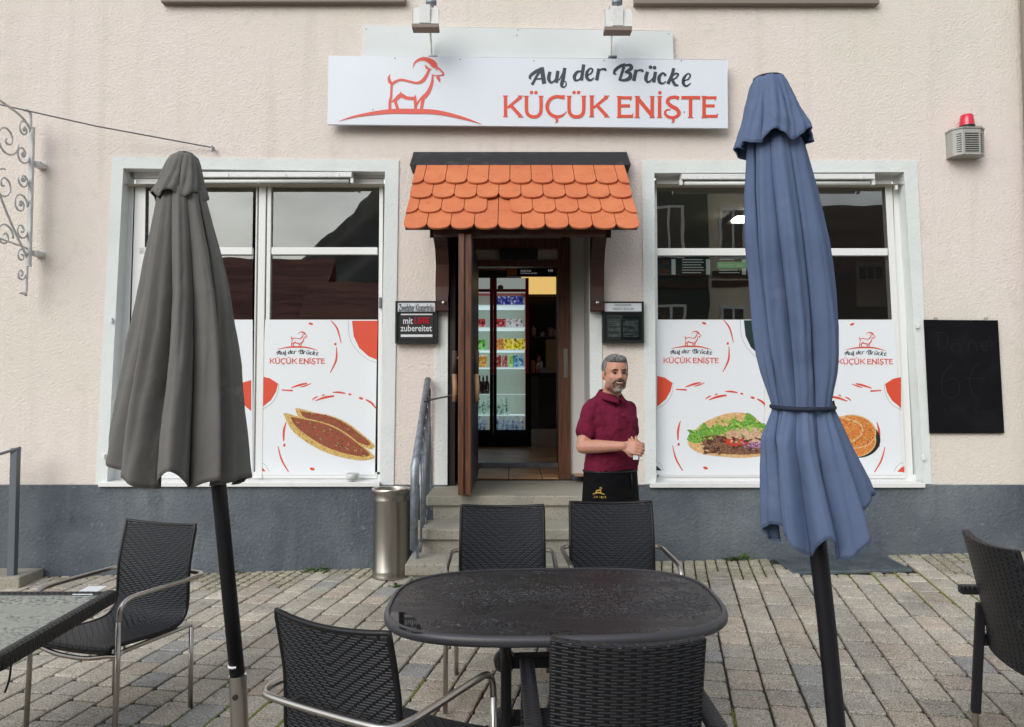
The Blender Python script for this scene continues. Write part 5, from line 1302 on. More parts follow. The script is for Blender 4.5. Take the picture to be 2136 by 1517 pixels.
def gpt(px, py): 
    Z = 1.41-gzt(-3.1); 
    for _ in range(1): pass
    d = 3.0
    for _ in range(12): d = (1.41-gzt(d-6.2)+.003)*1.0/((py-820)/1550)
    return ((px-1068)/1550*d, d-6.2, gzt(d-6.2)-.002)
mb = MB(); c = [gpt(196, 1219), gpt(233, 1219), gpt(203, 1236), gpt(161, 1236)]; mb.hexa(c[::-1], [(x, y, z+.0025) for x, y, z in c[::-1]]); tag(mb.build('paper_note', M['paper']), 'white paper note lying on the far corner of the glass table', 'paper')
mb = MB(); q = gpt(100, 1322); mb.tube(cr([(gx1-.03, gy0+.1, gzt(gy0)-.03), (gx1-.035, gy0+.1, gzt(gy0)-.1), (gx1-.05, gy0+.1, gzt(gy0)-.15)], 4), .0035, 6); mb.build('loose_cord', M['blackplastic'], t)

# ============================================================ parasols
def outline(tab, z):
    for a, b in zip(tab, tab[1:]):
        if b[0] <= z <= a[0] or a[0] <= z <= b[0]:
            f = (z-a[0])/(b[0]-a[0]); return a[1]+(b[1]-a[1])*f, a[2]+(b[2]-a[2])*f
    return (tab[-1][1], tab[-1][2]) if z < tab[-1][0] else (tab[0][1], tab[0][2])
def canopy(name, tab, Yc, m, nl, seed, hem, depthf=.8, creases=.34, parent=None, tw=0, n=192, rows=70, tie=None, phase=0, sharp=.55, th=.003, irr=.25, hp=16):
    """tab rows (py, left px, right px); hem(angle) extra py at the lower edge"""
    r_ = random.Random(seed); amps = [r_.uniform(1-irr, 1+irr) for _ in range(nl)]; wob = [r_.uniform(-.28, .28) for _ in range(nl)]
    p0, p1 = tab[0][0], tab[-1][0]
    mb = MB(); 
    def fn(u, v):
        th_ = 2*math.pi*u   # 0 = +x, pi/2 = +y(back), 3pi/2 = front
        py = p0+(p1-p0)*v
        l, r = outline(tab, py); 
        gg = (th_/(2*math.pi)*nl+phase+tw*v*.5); ff = gg-math.floor(gg); py2 = py+(hem(th_)+hp*(abs(2*ff-1)**1.3-.4)*amps[int(math.floor(gg)) % nl])*max(0, (v-.55)/.45)**1.5
        g = (th_/(2*math.pi)*nl+phase+tw*v*.5) ; k = int(math.floor(g)) % nl; f = g-math.floor(g)
        fw = f+wob[k]*f*(1-f)
        sn = abs(math.sin(math.pi*fw)); lobe = .30*sn**sharp+.70*(1-abs(2*fw-1))**.9
        grow = min(1, .35+v*1.3)
        cr_ = creases*grow*amps[k]
        if tie and abs(v-tie) < .13: cr_ *= .35+.65*abs(v-tie)/.13
        rr = 1-cr_*(1-lobe)
        rr += .030*math.sin(g*2*math.pi*3+k*1.7+v*5)*grow*(1 if not tie else .8) + .018*math.sin(7*v+k*2.1)
        nz = mnoise.noise(Vector((math.cos(th_)*3.1+seed, math.sin(th_)*3.1, v*5))); n2 = mnoise.noise(Vector((math.cos(th_)*9+v*4, math.sin(th_)*9, v*9+seed)))
        tz_ = (1+1.2*math.exp(-((v-tie)/.10)**2)) if tie else 1
        rr = rr*.975+(.040*nz+.011*(1-2*abs(n2))*tz_)*min(1, v*3)
        cxp, hw = (l+r)/2, (r-l)/2
        ex = math.cos(th_)*rr; ey = math.sin(th_)*rr
        c = W(cxp+hw*ex, py2, Yc); s_ = (c-CAM).length/F_
        return (c.x, Yc+hw*s_*depthf*ey, c.z)
    mb.grid(fn, n, rows, closed_u=True)
    o = mb.build(name, m, parent, smooth=True)
    sd = o.modifiers.new('thick', 'SOLIDIFY'); sd.thickness = th; sd.offset = -1
    hm = MB(); hm.tube([Vector(fn(i/n, 1)) for i in range(n)], .0032, 6, closed=True); hm.build('hem', m, o, smooth=True)
    if rows > 50:
        for k in range(nl):
            sm = MB(); u0 = ((k+.5-phase)/nl) % 1
            sm.tube([Vector(fn((u0-tw*v*.5/nl) % 1, v)) for v in [j/rows for j in range(rows+1)]], .0016, 5); sm.build('seam', m, o, smooth=True)
    return o
from mathutils import noise as mnoise
# grey
YG = -3.50
t = thing('closed_parasol', 'closed dark grey parasol with loose folds in front of the left window', 'parasol', tuple(W(505, 1710, YG)), 'closed parasols')
tabG = [(400, 334, 425), (412, 332, 427), (528, 312, 458), (621, 298, 479), (725, 278, 495), (807, 262, 503), (894, 243, 511), (975, 230, 517)]
def hemG(a):
    # a: 0 right, 3pi/2 front, pi left
    s_ = -math.sin(a); c_ = math.cos(a)
    return -34*max(0, -c_)+4*max(0, c_)+20+22*max(0, -s_)-18*math.exp(-((a-4.95)/.25)**2)+20*math.exp(-((a-4.4)/.2)**2)
canopy('canopy', tabG, YG, M['greycloth'], 9, 4, hemG, .85, .38, t, phase=.35, irr=.5, sharp=.62, n=260, hp=18)
tabc = [(322, 372, 401), (330, 357, 411), (345, 348, 416), (375, 336, 423), (413, 322, 430)]
canopy('top_vent', tabc, YG, M['greycloth'], 6, 8, lambda a: 6*math.sin(a*6+1), .9, .22, t, rows=24, phase=.2)
mb = MB(); q = W(386, 322, YG); mb.lathe((q.x, YG, q.z-.012), [(.03, 0), (.034, .008), (.026, .016)], 24); mb.build('finial', M['blackplastic'], t, smooth=True)
def pole(mb, pts, r, Y, n=18):
    mb.tube([tuple(W(x, y, Y)) for x, y in pts], r, n)
mb = MB(); pole(mb, [(387, 335), (455, 1000), (495, 1406)], .0265, YG); mb.build('pole', M['blackmetal'], t, smooth=True)
mb = MB(); a, b = W(496, 1408, YG), W(507, 1716, YG); mb.tube([a, a+(b-a)*.02, b], [.031, .0305, .0305], 24); smooth_angle(mb.build('socket_tube', M['steel'], t)); 
q = a+(b-a)*.13; mb = MB(); mb.lathe((q.x, YG-.030, q.z), [(.011, -.0), (.011, -.004), (.006, -.005)], 6, 'y'); mb.build('locking_bolt', M['dark'], t)
mb = MB(); p_ = W(492, 1388, YG); mb.tube([p_+Vector((-.0003, 0, .004)), p_+Vector((.0003, 0, -.004))], .0272, 20); mb.build('scuffed_band', M['paper'], t, smooth=True)
g_ = gz(b.x, YG); mb = MB(); mb.lathe((b.x, YG, g_), [(.30, 0), (.30, .05), (.25, .08), (.05, .09)], 36); mb.build('base', M['blackplastic'], t)
# blue
YB = -4.12
t = thing('closed_parasol', 'closed blue parasol tied at the waist in front of the right window', 'parasol', tuple(W(1760, 1980, YB)), 'closed parasols')
tabB = [(285, 1570, 1664), (300, 1562, 1674), (400, 1555, 1700), (503, 1555, 1724), (600, 1562, 1740), (684, 1571, 1748), (740, 1580, 1748), (780, 1592, 1744), (815, 1605, 1737), (840, 1614, 1732), (849, 1616, 1731), (858, 1613, 1733), (880, 1604, 1742), (911, 1592, 1754), (980, 1590, 1780), (1047, 1591, 1806), (1085, 1594, 1818)]
def hemB(a):
    c_ = math.cos(a); s_ = -math.sin(a)
    return 34+20*math.sin(a*5+.6)+20*max(0, s_)*(1-abs(c_))-85*max(0, c_)**3 - 14*max(0, -c_)
tieV = (849-285)/(1085-285)
canopy('canopy', tabB, YB, M['bluecloth'], 8, 21, hemB, .85, .36, t, phase=.7, tie=tieV, rows=120, irr=.5, sharp=.62, n=280, hp=22)
tabc = [(166, 1574, 1633), (176, 1567, 1640), (200, 1561, 1651), (240, 1550, 1670), (275, 1540, 1688), (300, 1534, 1694)]
canopy('top_vent', tabc, YB, M['bluecloth'], 7, 3, lambda a: 7*math.sin(a*5+2)-6*math.cos(a), .9, .20, t, rows=30, phase=.5)
mb = MB(); q = W(1603, 166, YB); mb.lathe((q.x, YB, q.z-.010), [(.034, 0), (.043, .006), (.043, .012), (.03, .016)], 28); mb.build('finial', M['blackplastic'], t, smooth=True)
mb = MB(); pole(mb, [(1606, 180), (1705, 1130), (1724, 1300), (1745, 1517), (1763, 1700), (1782, 1985)], .0245, YB); mb.build('pole', M['blackmetal'], t, smooth=True)
# tie cord
pts = []
for k in range(48):
    a = 2*math.pi*k/48; c = W(1674+61.5*math.cos(a), 849-3*math.cos(a)*0+4*math.sin(a)*-1, YB); s_ = (c-CAM).length/F_
    pts.append((c.x, YB+62*s_*.88*math.sin(a), c.z))
mb = MB(); mb.tube(pts, .0065, 8, closed=True)
e = [W(x, y, YB-.0) for x, y in ((1732, 846), (1738, 838), (1740, 850), (1736, 862), (1744, 874), (1741, 880))]; mb.tube(e, .0045, 6); mb.ell(e[0], (.010, .010, .010), 8, 6); M['navy'] = mat('navy_cord', (.012, .016, .035), .8); mb.build('tie_cord', M['navy'], t, smooth=True)
b = W(1782, 1985, YB); mb = MB(); mb.lathe((b.x, YB, gz(b.x, YB)-.0), [(.28, 0), (.28, .05), (.24, .08), (.05, .09), (.045, .3), (.03, .3)], 36); mb.build('base', M['blackplastic'], t)

# ============================================================ interior
KY = 3.70
t = thing('drinks_fridge', 'tall dark red and black drinks fridge with two lit glass doors', 'fridge', (-.25, KY+.3, FZ))
fx0, fx1 = -.74, W(1103, 700, KY).x; fz1 = W(1060, 580, KY).z; fm = W(1029, 700, KY).x; fb = W(1060, 930, KY).z
mb = MB(); mb.box(fx0, fx1, KY+.04, KY+.7, fb, fb+.14); mb.box(fx0, fx0+.04, KY+.04, KY+.7, fb+.14, fz1); mb.box(fx1-.04, fx1, KY+.04, KY+.7, fb+.14, fz1); mb.box(fx0+.04, fx1-.04, KY+.04, KY+.7, fz1-.16, fz1); mb.build('cabinet', M['fridgered'], t, bevel=.005)
mb = MB(); mb.box(fx0+.04, fx1-.04, KY+.62, KY+.66, fb+.14, fz1-.16); mb.build('lit_interior', M['fridgelight'], t)
mb = MB(); mb.box(fx0+.001, fx1-.001, KY, KY+.035, fb, fb+.10)
for k in range(12): 
    pass
mb.build('base_grille', M['blackplastic'], t)
for (x0, x1) in ((fx0, fm-.001), (fm+.001, fx1)):
    zr = fb+.95
    mb = MB(); f = .045
    mb.box(x0, x0+f, KY-.01, KY+.035, fb+.11, zr); mb.box(x1-f, x1, KY-.01, KY+.035, fb+.11, zr); mb.box(x0+f, x1-f, KY-.01, KY+.035, fb+.11, fb+.21)
    d_ = mb.build('glass_door', M['blackplastic'], t, bevel=.003)
    mb = MB(); mb.box(x0, x0+f, KY-.01, KY+.035, zr+.001, fz1-.002); mb.box(x1-f, x1, KY-.01, KY+.035, zr+.001, fz1-.002); mb.build('red_door_trim', M['fridgered'], d_)
    mb = MB(); mb.box(x0+f, x1-f, KY-.01, KY+.035, fz1-.20, fz1-.002); hl = mb.build('header_light', M['menuwhite'], d_)
    mb = MB(); mb.box(x0+f, x1-f, KY-.013, KY-.0105, fz1-.19, fz1-.15); mb.build('header_band', M['fridgered'], d_)
    mb = MB(); mb.ell((x0+f+.05, KY-.012, fz1-.13), (.04, .004, .035), 14, 8); mb.build('header_badge', M['tanbox'], d_)
    mb = MB(); mb.box(x0+f, x1-f, KY+.005, KY+.009, fb+.211, fz1-.201); mb.build('pane', M['fpane'], d_)
levels = [924-18-8, 862, 812, 763, 711, 660, 631]
shy = [905, 860, 812, 764, 711, 683, 634]
shelf_py = [636, 684, 712+20, 0]
SP = [(632, 'top'), (681, 'second'), (730, 'third'), (766, 'fourth'), (817, 'fifth'), (862, 'sixth'), (906, 'bottom')]
SZ = [W(1060, y, KY+.12).z for y in (637, 683, 730, 766, 822, 866, 908)]
for z in SZ[:-1]:
    mb = MB(); mb.box(fx0+.05, fx1-.05, KY+.06, KY+.6, z-.012, z); sh = mb.build('shelf', M['shelf'], t)
def can(name, m_, h, r, label, group, body=None, neck=False):
    prof = [(r*.8, 0), (r, .008), (r, h-.012), (r*.82, h)] if not neck else [(r*.9, 0), (r, .01), (r, h*.55), (r*.4, h*.78), (r*.38, h)]
    mb = MB(); mb.lathe((0, 0, 0), prof, 14)
    o = mb.build(name, m_, None, smooth=False); smooth_angle(o, 40); return tag(o, label, 'bottle' if neck else ('carton' if 'carton' in name else 'can'), group)
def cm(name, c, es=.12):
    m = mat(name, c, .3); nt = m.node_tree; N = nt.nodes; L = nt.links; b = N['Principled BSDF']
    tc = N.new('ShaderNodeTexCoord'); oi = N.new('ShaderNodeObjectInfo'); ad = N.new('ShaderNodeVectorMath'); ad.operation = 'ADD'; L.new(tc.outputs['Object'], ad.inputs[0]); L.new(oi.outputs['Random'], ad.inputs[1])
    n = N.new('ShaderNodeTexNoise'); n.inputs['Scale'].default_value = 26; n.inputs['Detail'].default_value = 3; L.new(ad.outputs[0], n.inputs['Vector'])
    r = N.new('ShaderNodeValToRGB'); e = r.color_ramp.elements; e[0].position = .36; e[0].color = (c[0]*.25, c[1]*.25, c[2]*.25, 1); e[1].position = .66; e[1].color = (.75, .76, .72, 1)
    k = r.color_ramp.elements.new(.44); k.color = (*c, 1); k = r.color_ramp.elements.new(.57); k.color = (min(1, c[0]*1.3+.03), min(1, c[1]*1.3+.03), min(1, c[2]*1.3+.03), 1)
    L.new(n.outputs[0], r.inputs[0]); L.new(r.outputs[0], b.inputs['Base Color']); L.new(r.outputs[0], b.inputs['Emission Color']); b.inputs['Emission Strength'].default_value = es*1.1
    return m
rowsC = [
 (0, 'drink_can', (.03, .05, .30), .13, .026, 'slim blue and silver can on the top fridge shelf', [(1036+6.5*k) for k in range(9)], False, .25),
 (1, 'drink_can', (.50, .06, .06), .12, .031, 'red can on the second fridge shelf', [1001, 1008, 1037, 1044, 1051], False, .2),
 (1, 'drink_can', (.60, .58, .60), .12, .028, 'white and red can on the second fridge shelf', [1058, 1065, 1072, 1079, 1086], False, .2),
 (2, 'drink_can', (.65, .28, .05), .155, .032, 'orange can on the third fridge shelf', [1038, 1047], False, .2),
 (2, 'drink_can', (.70, .58, .05), .155, .032, 'yellow can on the third fridge shelf', [1056, 1065, 1074, 1083, 1091], False, .25),
 (2, 'drink_can', (.15, .55, .08), .14, .032, 'green can on the third fridge shelf behind the left fridge door', [1000, 1009], False, .2),
 (3, 'juice_carton', (.45, .08, .06), .165, .036, 'red juice carton on the fourth fridge shelf', [1040, 1053], False, .15),
 (3, 'juice_carton', (.10, .35, .55), .165, .036, 'blue and yellow juice carton on the fourth fridge shelf', [1075, 1087], False, .2),
 (3, 'juice_carton', (.35, .65, .12), .165, .030, 'light green juice carton on the fourth fridge shelf', [1066], False, .2),
 (3, 'juice_carton', (.60, .30, .03), .165, .034, 'orange juice carton on the fourth fridge shelf behind the left door', [1001, 1011], False, .2),
 (4, 'drink_bottle', (.05, .015, .015), .25, .034, 'dark cola bottle on the fifth fridge shelf', [1000, 1008, 1016], True, .05),
 (5, 'water_bottle', (.42, .60, .52), .24, .030, 'clear water bottle on the sixth fridge shelf', [1000, 1009, 1018, 1039, 1048, 1057], True, .12),
 (6, 'water_bottle', (.30, .42, .55), .24, .034, 'blue labelled water bottle on the bottom fridge shelf', [1001, 1011, 1038, 1048, 1058, 1068, 1078, 1088], True, .12)]
fg = SZ[-1]
for i, (lv, nm, c, h, r, lab, xs_, neck, es) in enumerate(rowsC):
    o0 = None; z = SZ[lv] if lv < 6 else fb+.16
    for x in xs_:
        X = W(x, 700, KY+.18).x
        if o0 is None: o0 = can(nm, cm('can_colour', c, es), h, r, lab, lab.split(' on the ')[0]+'s on one fridge shelf' if 'carton' not in lab else 'juice cartons in the fridge', neck=neck); o = o0
        else: o = copy_thing(o0, (0, 0, 0))
        o.location = (X, KY+.18, z)
mb = MB(); tag(MB().box(-.55, .05, KY+.1, KY+.4, fz1, fz1+.12).build('box_on_fridge', M['dark'], bevel=.01), 'dark box on top of the drinks fridge', 'box')
# counter on the right
t = thing('kitchen_counter', 'dark kitchen counter with a steel base panel right of the drinks fridge', 'counter', (.6, KY, FZ))
cz = W(1130, 778, KY-.1).z; cx0, cx1 = W(1106, 800, KY).x, 1.2
mb = MB(); mb.box(cx0, cx1, KY-.1, KY+.6, cz-.04, cz); mb.build('worktop', M['blackplastic'], t)
M['dksteel'] = mat('dark_steel', (.10, .10, .11), .35, metal=.8)
mb = MB(); mb.box(cx0+.01, cx1, KY-.05, KY+.6, FZ+.25, cz-.041); mb.build('cabinet', M['blackwood'], t)
mb = MB(); mb.box(cx0+.01, cx1, KY-.07, KY-.0, FZ, FZ+.24); mb.build('steel_base', M['steel'], t)
mb = MB(); 
for k in range(16): X = W(1127, 900, KY-.08).x+k*.016; mb.box(X, X+.008, KY-.062, KY-.051, FZ+.26, W(0, 850, KY-.06).z)
mb.build('vent_grille', M['dksteel'], t)
mb = MB(); mb.box(cx0+.01, W(1123, 0, KY-.06).x, KY-.064, KY-.051, FZ+.25, cz-.045); mb.build('side_panel', M['dksteel'], t)
for (x, w_, h, m_, nm, lab) in ((1113, .03, .16, 'cream', 'squeeze_bottle', 'pale squeeze bottle on the shelf above the counter'), (1123, .035, .05, 'roomdark', 'cup', 'small dark cup on the shelf above the counter'), (1132, .04, .07, 'paper', 'pot', 'pale pot on the shelf above the counter')):
    q = W(x, 700, KY+.1); z = W(x, 703, KY+.1).z; mb = MB(); mb.lathe((q.x, KY+.1, z), [(w_, 0), (w_, h*.7), (w_*.3, h*.85), (w_*.2, h)], 14); tag(mb.build(nm, M[m_], None, smooth=True), lab, 'kitchenware')
t = thing('wall_shelf', 'dark shelf above the kitchen counter', 'shelf', (.5, KY+.2, 1.9)); mb = MB(); z = W(0, 703, KY+.1).z; mb.box(cx0+.03, cx1, KY+.0, KY+.4, z-.02, z-.001); mb.build('board', M['dksteel'], t)
mb = MB(); a, b = W(1139, 730, KY+.05), W(1164, 707, KY+.05); mb.box(a.x, b.x, KY+.05, KY+.2, a.z, b.z); mb.box(a.x, b.x, KY+.06, KY+.3, cz+.001, a.z-.001); tag(mb.build('card_box', M['tanbox']), 'tan box with handwriting between shelf and counter', 'box')
mb = MB(); q = W(1121, 776, KY+.05); mb.lathe((q.x+.02, KY+.05, cz), [(.04, 0), (.04, .12), (.015, .2), (.015, .24)], 14); tag(mb.build('sauce_bottle', cm('amber', (.20, .05, .02), .03), None, smooth=True), 'brown sauce bottle on the counter', 'bottle')
t = thing('lit_hood', 'glowing yellow panel above the kitchen counter', 'light panel', (.5, KY+.5, 2.6)); a, b = W(1088, 611, KY+.5), W(1185, 577, KY+.5); mb = MB(); mb.box(a.x, b.x, KY+.72, KY+.75, a.z, b.z+.1); mb.build('panel', M['yellowwall'], t)
mb = MB(); mb.box(a.x, b.x+.3, KY+.5, KY+.71, a.z-.06, a.z-.02); mb.build('edge', M['tanbox'], t)
mb = MB(); mb.box(cx0+.0, 1.5, KY+.76, KY+.8, FZ, a.z-.03); mb.build('back_wall', M['roomdark'], bld)
t = thing('menu_banner', 'black menu banner with a food picture hanging above the fridge', 'sign', (.1, 2.9, 2.7)); a, b = W(1056, 577, 2.9), W(1160, 556, 2.9); mb = MB(); mb.box(a.x, b.x, 2.9, 2.93, a.z, b.z); mb.build('board', M['screen'], t)
mb = MB(); p, q = W(1058, 575, 2.89), W(1078, 558, 2.89); mb.box(p.x, q.x, 2.893, 2.898, p.z, q.z); mb.build('food_picture', M['lahm'], t)
text_box('lettering', 'DÖNER TELLER', 1086, 563, 1108, 567, 2.895, M['menuwhite'], t); text_box('lettering', 'mit Pommes und Salat', 1086, 568.5, 1120, 571.5, 2.895, M['menuwhite'], t); text_box('lettering', '9,50', 1143, 562, 1153, 568, 2.895, M['menuwhite'], t)
# menu boards seen through the right window
MY = 3.2
t = thing('menu_board', 'long black menu board with pale text rows seen through the right window', 'menu board', (3.0, MY, 2.4)); a, b = W(1372, 575, MY), W(1640, 534, MY); mb = MB(); mb.box(a.x, b.x, MY, MY+.03, a.z, b.z+.05); mb.build('board', M['screen'], t)
mb = MB(); r2 = random.Random(4)
for (x0, x1) in ((1423, 1470), (1500, 1548)):
    for k in range(6):
        yy = 541+k*5.4; p, q = W(x0, yy+1.6, MY-.005), W(x1-r2.uniform(0, 18), yy, MY-.005); mb.box(p.x, q.x, MY-.006, MY-.001, p.z, q.z)
mb.build('text_rows', M['menuwhite'], t)
mb = MB()
for x in (1401, 1473, 1548):
    p, q = W(x, 573, MY-.005), W(x+8, 541, MY-.005); mb.box(p.x, q.x, MY-.006, MY-.001, p.z, q.z)
mb.build('price_columns', M['menuwhite'], t)
mb = MB(); p, q = W(1496, 560, MY-.01), W(1558, 547, MY-.01); mb.box(p.x, q.x, MY-.012, MY-.007, p.z, q.z); mb.build('green_header', M['green'], t)
text_box('lettering', 'BEILAGEN / SALAT', 1500, 550, 1554, 556, MY-.016, M['menuwhite'], t)
mb = MB(); 
for (x, yy) in ((1388, 548), (1388, 566)): disc(mb, (x, yy), 8, lambda cx, cy: (W(cx, cy, MY-.01).x, W(cx, cy, MY-.01).z), MY-.01, 4.5)
mb.build('food_picture', M['lahm'], t)
t = thing('ceiling_lamp', 'lit fluorescent ceiling lamp seen through the right window', 'lamp', (1.9, 1.0, RC-.05)); mb = MB(); a = W(1532, 446, 1.1); mb.box(a.x, a.x+.24, 1.0, 1.2, RC-.06, RC-.04); mb.build('diffuser', M['lit'], t)
mb = MB(); mb.box(a.x-.02, a.x+.36, .98, 1.37, RC-.04, RC-.002); mb.build('housing', M['ceil'], t)
t = thing('wall_poster', 'pale poster with three dark pictures on the wall inside the right window', 'poster', (3.3, 2.6, 2.2)); a, b = W(1788, 640, 2.6), W(1846, 545, 2.6); mb = MB(); mb.box(a.x, b.x, 2.6, 2.62, a.z, b.z); mb.build('sheet', M['ceil'], t)
mb = MB()
for k in range(3): p, q = W(1793+17*k, 582, 2.59), W(1806+17*k, 556, 2.59); mb.box(p.x, q.x, 2.592, 2.597, p.z, q.z)
mb.build('pictures', M['screen'], t)
mb = MB(); mb.box(1.9, 4.9, 2.63, 2.7, FZ, RC-.002); mb.build('interior_partition', mat('partition', (.30, .23, .18), .8), bld) if False else None

# ============================================================ the other side of the street, seen in the panes
def house(name, x0, x1, y, zw, zr, wm, rm, lab, wins, timber=None, depth=8):
    g = -2.0
    t = thing(name, lab, 'house', ((x0+x1)/2, y-depth/2, g))
    mb = MB(); mb.box(x0, x1, y-depth, y, g, zw); mb.build('wall', wm, t)
    mb = MB(); e = .5
    mb.hexa([(x0-e, y+e, zw-.25), (x1+e, y+e, zw-.25), (x1+e, y-depth/2, zr), (x0-e, y-depth/2, zr)], [(x0-e, y+e, zw-.1), (x1+e, y+e, zw-.1), (x1+e, y-depth/2, zr+.15), (x0-e, y-depth/2, zr+.15)])
    mb.hexa([(x0-e, y-depth-e, zw-.25), (x1+e, y-depth-e, zw-.25), (x1+e, y-depth/2, zr), (x0-e, y-depth/2, zr)], [(x0-e, y-depth-e, zw-.1), (x1+e, y-depth-e, zw-.1), (x1+e, y-depth/2, zr+.15), (x0-e, y-depth/2, zr+.15)])
    mb.poly([(x0+.01, y, zw), (x0+.01, y-depth, zw), (x0+.01, y-depth/2, zr-.1)], (.05, 0, 0)); mb.poly([(x1-.06, y, zw), (x1-.06, y-depth, zw), (x1-.06, y-depth/2, zr-.1)], (.05, 0, 0))
    mb.build('roof', rm, t)
    for (wx, wz, ww, wh) in wins:
        mb = MB(); mb.poly([(wx-ww/2, y+.06, wz), (wx+ww/2, y+.06, wz), (wx+ww/2, y+.06, wz+wh), (wx-ww/2, y+.06, wz+wh)], (0, -.055, 0), holes=[[(wx-ww/2+.09, y+.06, wz+.09), (wx-.04, y+.06, wz+.09), (wx-.04, y+.06, wz+wh-.09), (wx-ww/2+.09, y+.06, wz+wh-.09)], [(wx+.04, y+.06, wz+.09), (wx+ww/2-.09, y+.06, wz+.09), (wx+ww/2-.09, y+.06, wz+wh-.09), (wx+.04, y+.06, wz+wh-.09)]]); f = mb.build('window', M['whitepaint'], t)
        mb = MB(); mb.box(wx-ww/2+.05, wx+ww/2-.05, y+.005, y+.02, wz+.05, wz+wh-.05); mb.build('pane', M['screen'], f)
    if timber:
        mb = MB()
        for (xa, za, xb, zb_) in timber: mb.bar((xa, y+.02, za), (xb, y+.02, zb_), .22, .08, (0, 1, 0))
        mb.build('timber_beams', M['dkwood'], t)
    return t
M['roofred'] = mat('old_red_tiles', (.34, .15, .115), .8, var=[((.4, 4, 4), (.20, .09, .07), .45, .55)])
M['roofdark'] = mat('dark_roof', (.075, .06, .055), .8, var=[((.5, .5, 16), (.03, .026, .026), .45, .6)])
M['wgreen'] = mat('dark_green_wall', (.03, .055, .05), .8); M['wcream'] = mat('cream_wall', (.78, .68, .52), .8); M['wgrey'] = mat('grey_wall', (.22, .20, .17), .8)
house('opposite_house', -19, -9.5, -27, 2.6, 8.1, M['wgrey'], M['roofred'], 'low house with red tiled roof across the street on the left', [(-16, .2, 1.1, 1.4), (-13, .2, 1.1, 1.4)])
house('opposite_house', -9.2, -2.6, -25, 2.0, 6.6, M['wgrey'], M['roofred'], 'lower house with red tiled roof across the street in the middle', [(-7.5, .2, 1, 1.2), (-5, .2, 1, 1.2)])
house('opposite_house', -1.8, 4.2, -30, 3.2, 8.2, M['wgrey'], M['roofdark'], 'grey house with dark roof across the street', [(0, .5, 1, 1.3), (2.5, .5, 1, 1.3)])
house('timbered_house', 3.6, 6.5, -18, 9.5, 13, M['wgreen'], M['roofdark'], 'tall dark green timbered house across the street on the right', [(5.2, 2.6, 1.0, 1.7), (5.2, 5.9, 1.0, 1.7)], [(3.7, 5.0, 6.4, 5.0), (3.7, 5.4, 6.4, 5.4)])
house('timbered_house', 6.6, 9.9, -18.3, 9.8, 13, M['wcream'], M['roofdark'], 'cream timbered house across the street on the right', [(7.4, 2.6, .9, 1.7), (9.0, 2.6, .9, 1.7), (7.4, 5.9, .9, 1.7), (9.0, 5.9, .9, 1.7)], [(6.7, 5.1, 9.8, 5.1), (6.7, 8.9, 9.8, 8.9), (8.2, 9, 8.9, 9.7), (7.4, 9, 6.9, 9.7), (6.7, 5.4, 9.8, 5.4)])
house('opposite_house', 10.3, 21, -20, 3.0, 9.0, M['wcream'], M['roofdark'], 'house with long dark tiled roof across the street at the far right', [(12.5, .8, 1.0, 1.4), (16, .8, 1.0, 1.4)])
mb = MB()
def hf(u, v):
    x = -260+u*520; y = -120-v*200; px_ = -x
    ridge = 98*math.exp(-((x+0)/86)**2)+20*math.exp(-((x+190)/90)**2)+1.2*math.sin(x*.11)+.8*math.sin(x*.37)+.5*math.sin(x*1.3)
    return (x, y, -6+ridge*min(1, v*1.6)*(1-.25*max(0, v-.7))+2*math.sin(x*.2+y*.13))
mb.grid(hf, 240, 24); struct(mb.build('hill', mat('wooded_hill', (.085, .092, .085), .95, bump=(2, 1, 1.5), var=[(.12, (.05, .05, .04), .45, .6)]), None, smooth=True))

r2 = random.Random(31); k = 0
for (nm, m_, x, y0, w_, h, lab) in (('kitchen_tin', 'steel', 1148, 703, .05, .12, 'steel tin on the shelf above the counter'), ('spice_jar', 'tanbox', 1158, 703, .03, .09, 'brown jar at the right end of the shelf above the counter'), ('cup_stack', 'paper', 1128, 777, .028, .16, 'stack of white paper cups on the counter'), ('sauce_bottle', 'lahm', 1112, 777, .028, .17, 'orange sauce bottle at the left end of the counter'), ('napkin_box', 'greybox', 1133, 777, .05, .07, 'small grey napkin box on the counter')):
    q = W(x, y0, KY+.02); mb = MB(); z0 = (W(0, 703, KY+.1).z if y0 == 703 else cz)+.001
    if 'box' in nm: mb.box(q.x-w_, q.x+w_, KY+.0, KY+.04, z0, z0+h)
    else: mb.lathe((q.x, KY+.03, z0), [(w_*.9, 0), (w_, .01), (w_, h*.8), (w_*.7, h)], 14)
    tag(mb.build(nm, M[m_], None), lab, 'kitchenware')
# ============================================================ person
PB = Vector((.619, -1.45, gz(.62, -1.45)))
yw = R(33); Fd = Vector((math.sin(yw), -math.cos(yw), 0)); Lf = Vector((math.cos(yw), math.sin(yw), 0))
def zz(py): return 1.41-(py-820)*.003065
def L3(l, f, z): p = Vector((PB.x, PB.y, 0))+Lf*l+Fd*f; p.z = z; return p
man = thing('person', 'smiling grey haired man in a maroon polo shirt and black apron standing by the steps', 'person', tuple(PB))
def rings(tab, n=32, ex=2.3):
    """tab: (z, halfwidth along Lf, half depth, centre l, centre f)"""
    out = []
    for (z, a, b, cl, cf) in tab:
        rg = []
        for k in range(n):
            q = 2*math.pi*k/n; c, s_ = math.cos(q), math.sin(q)
            x = a*abs(c)**(2/ex)*math.copysign(1, c); y = b*abs(s_)**(2/ex)*math.copysign(1, s_); rg.append(L3(cl+x, cf+y, z))
        out.append(rg)
    return out
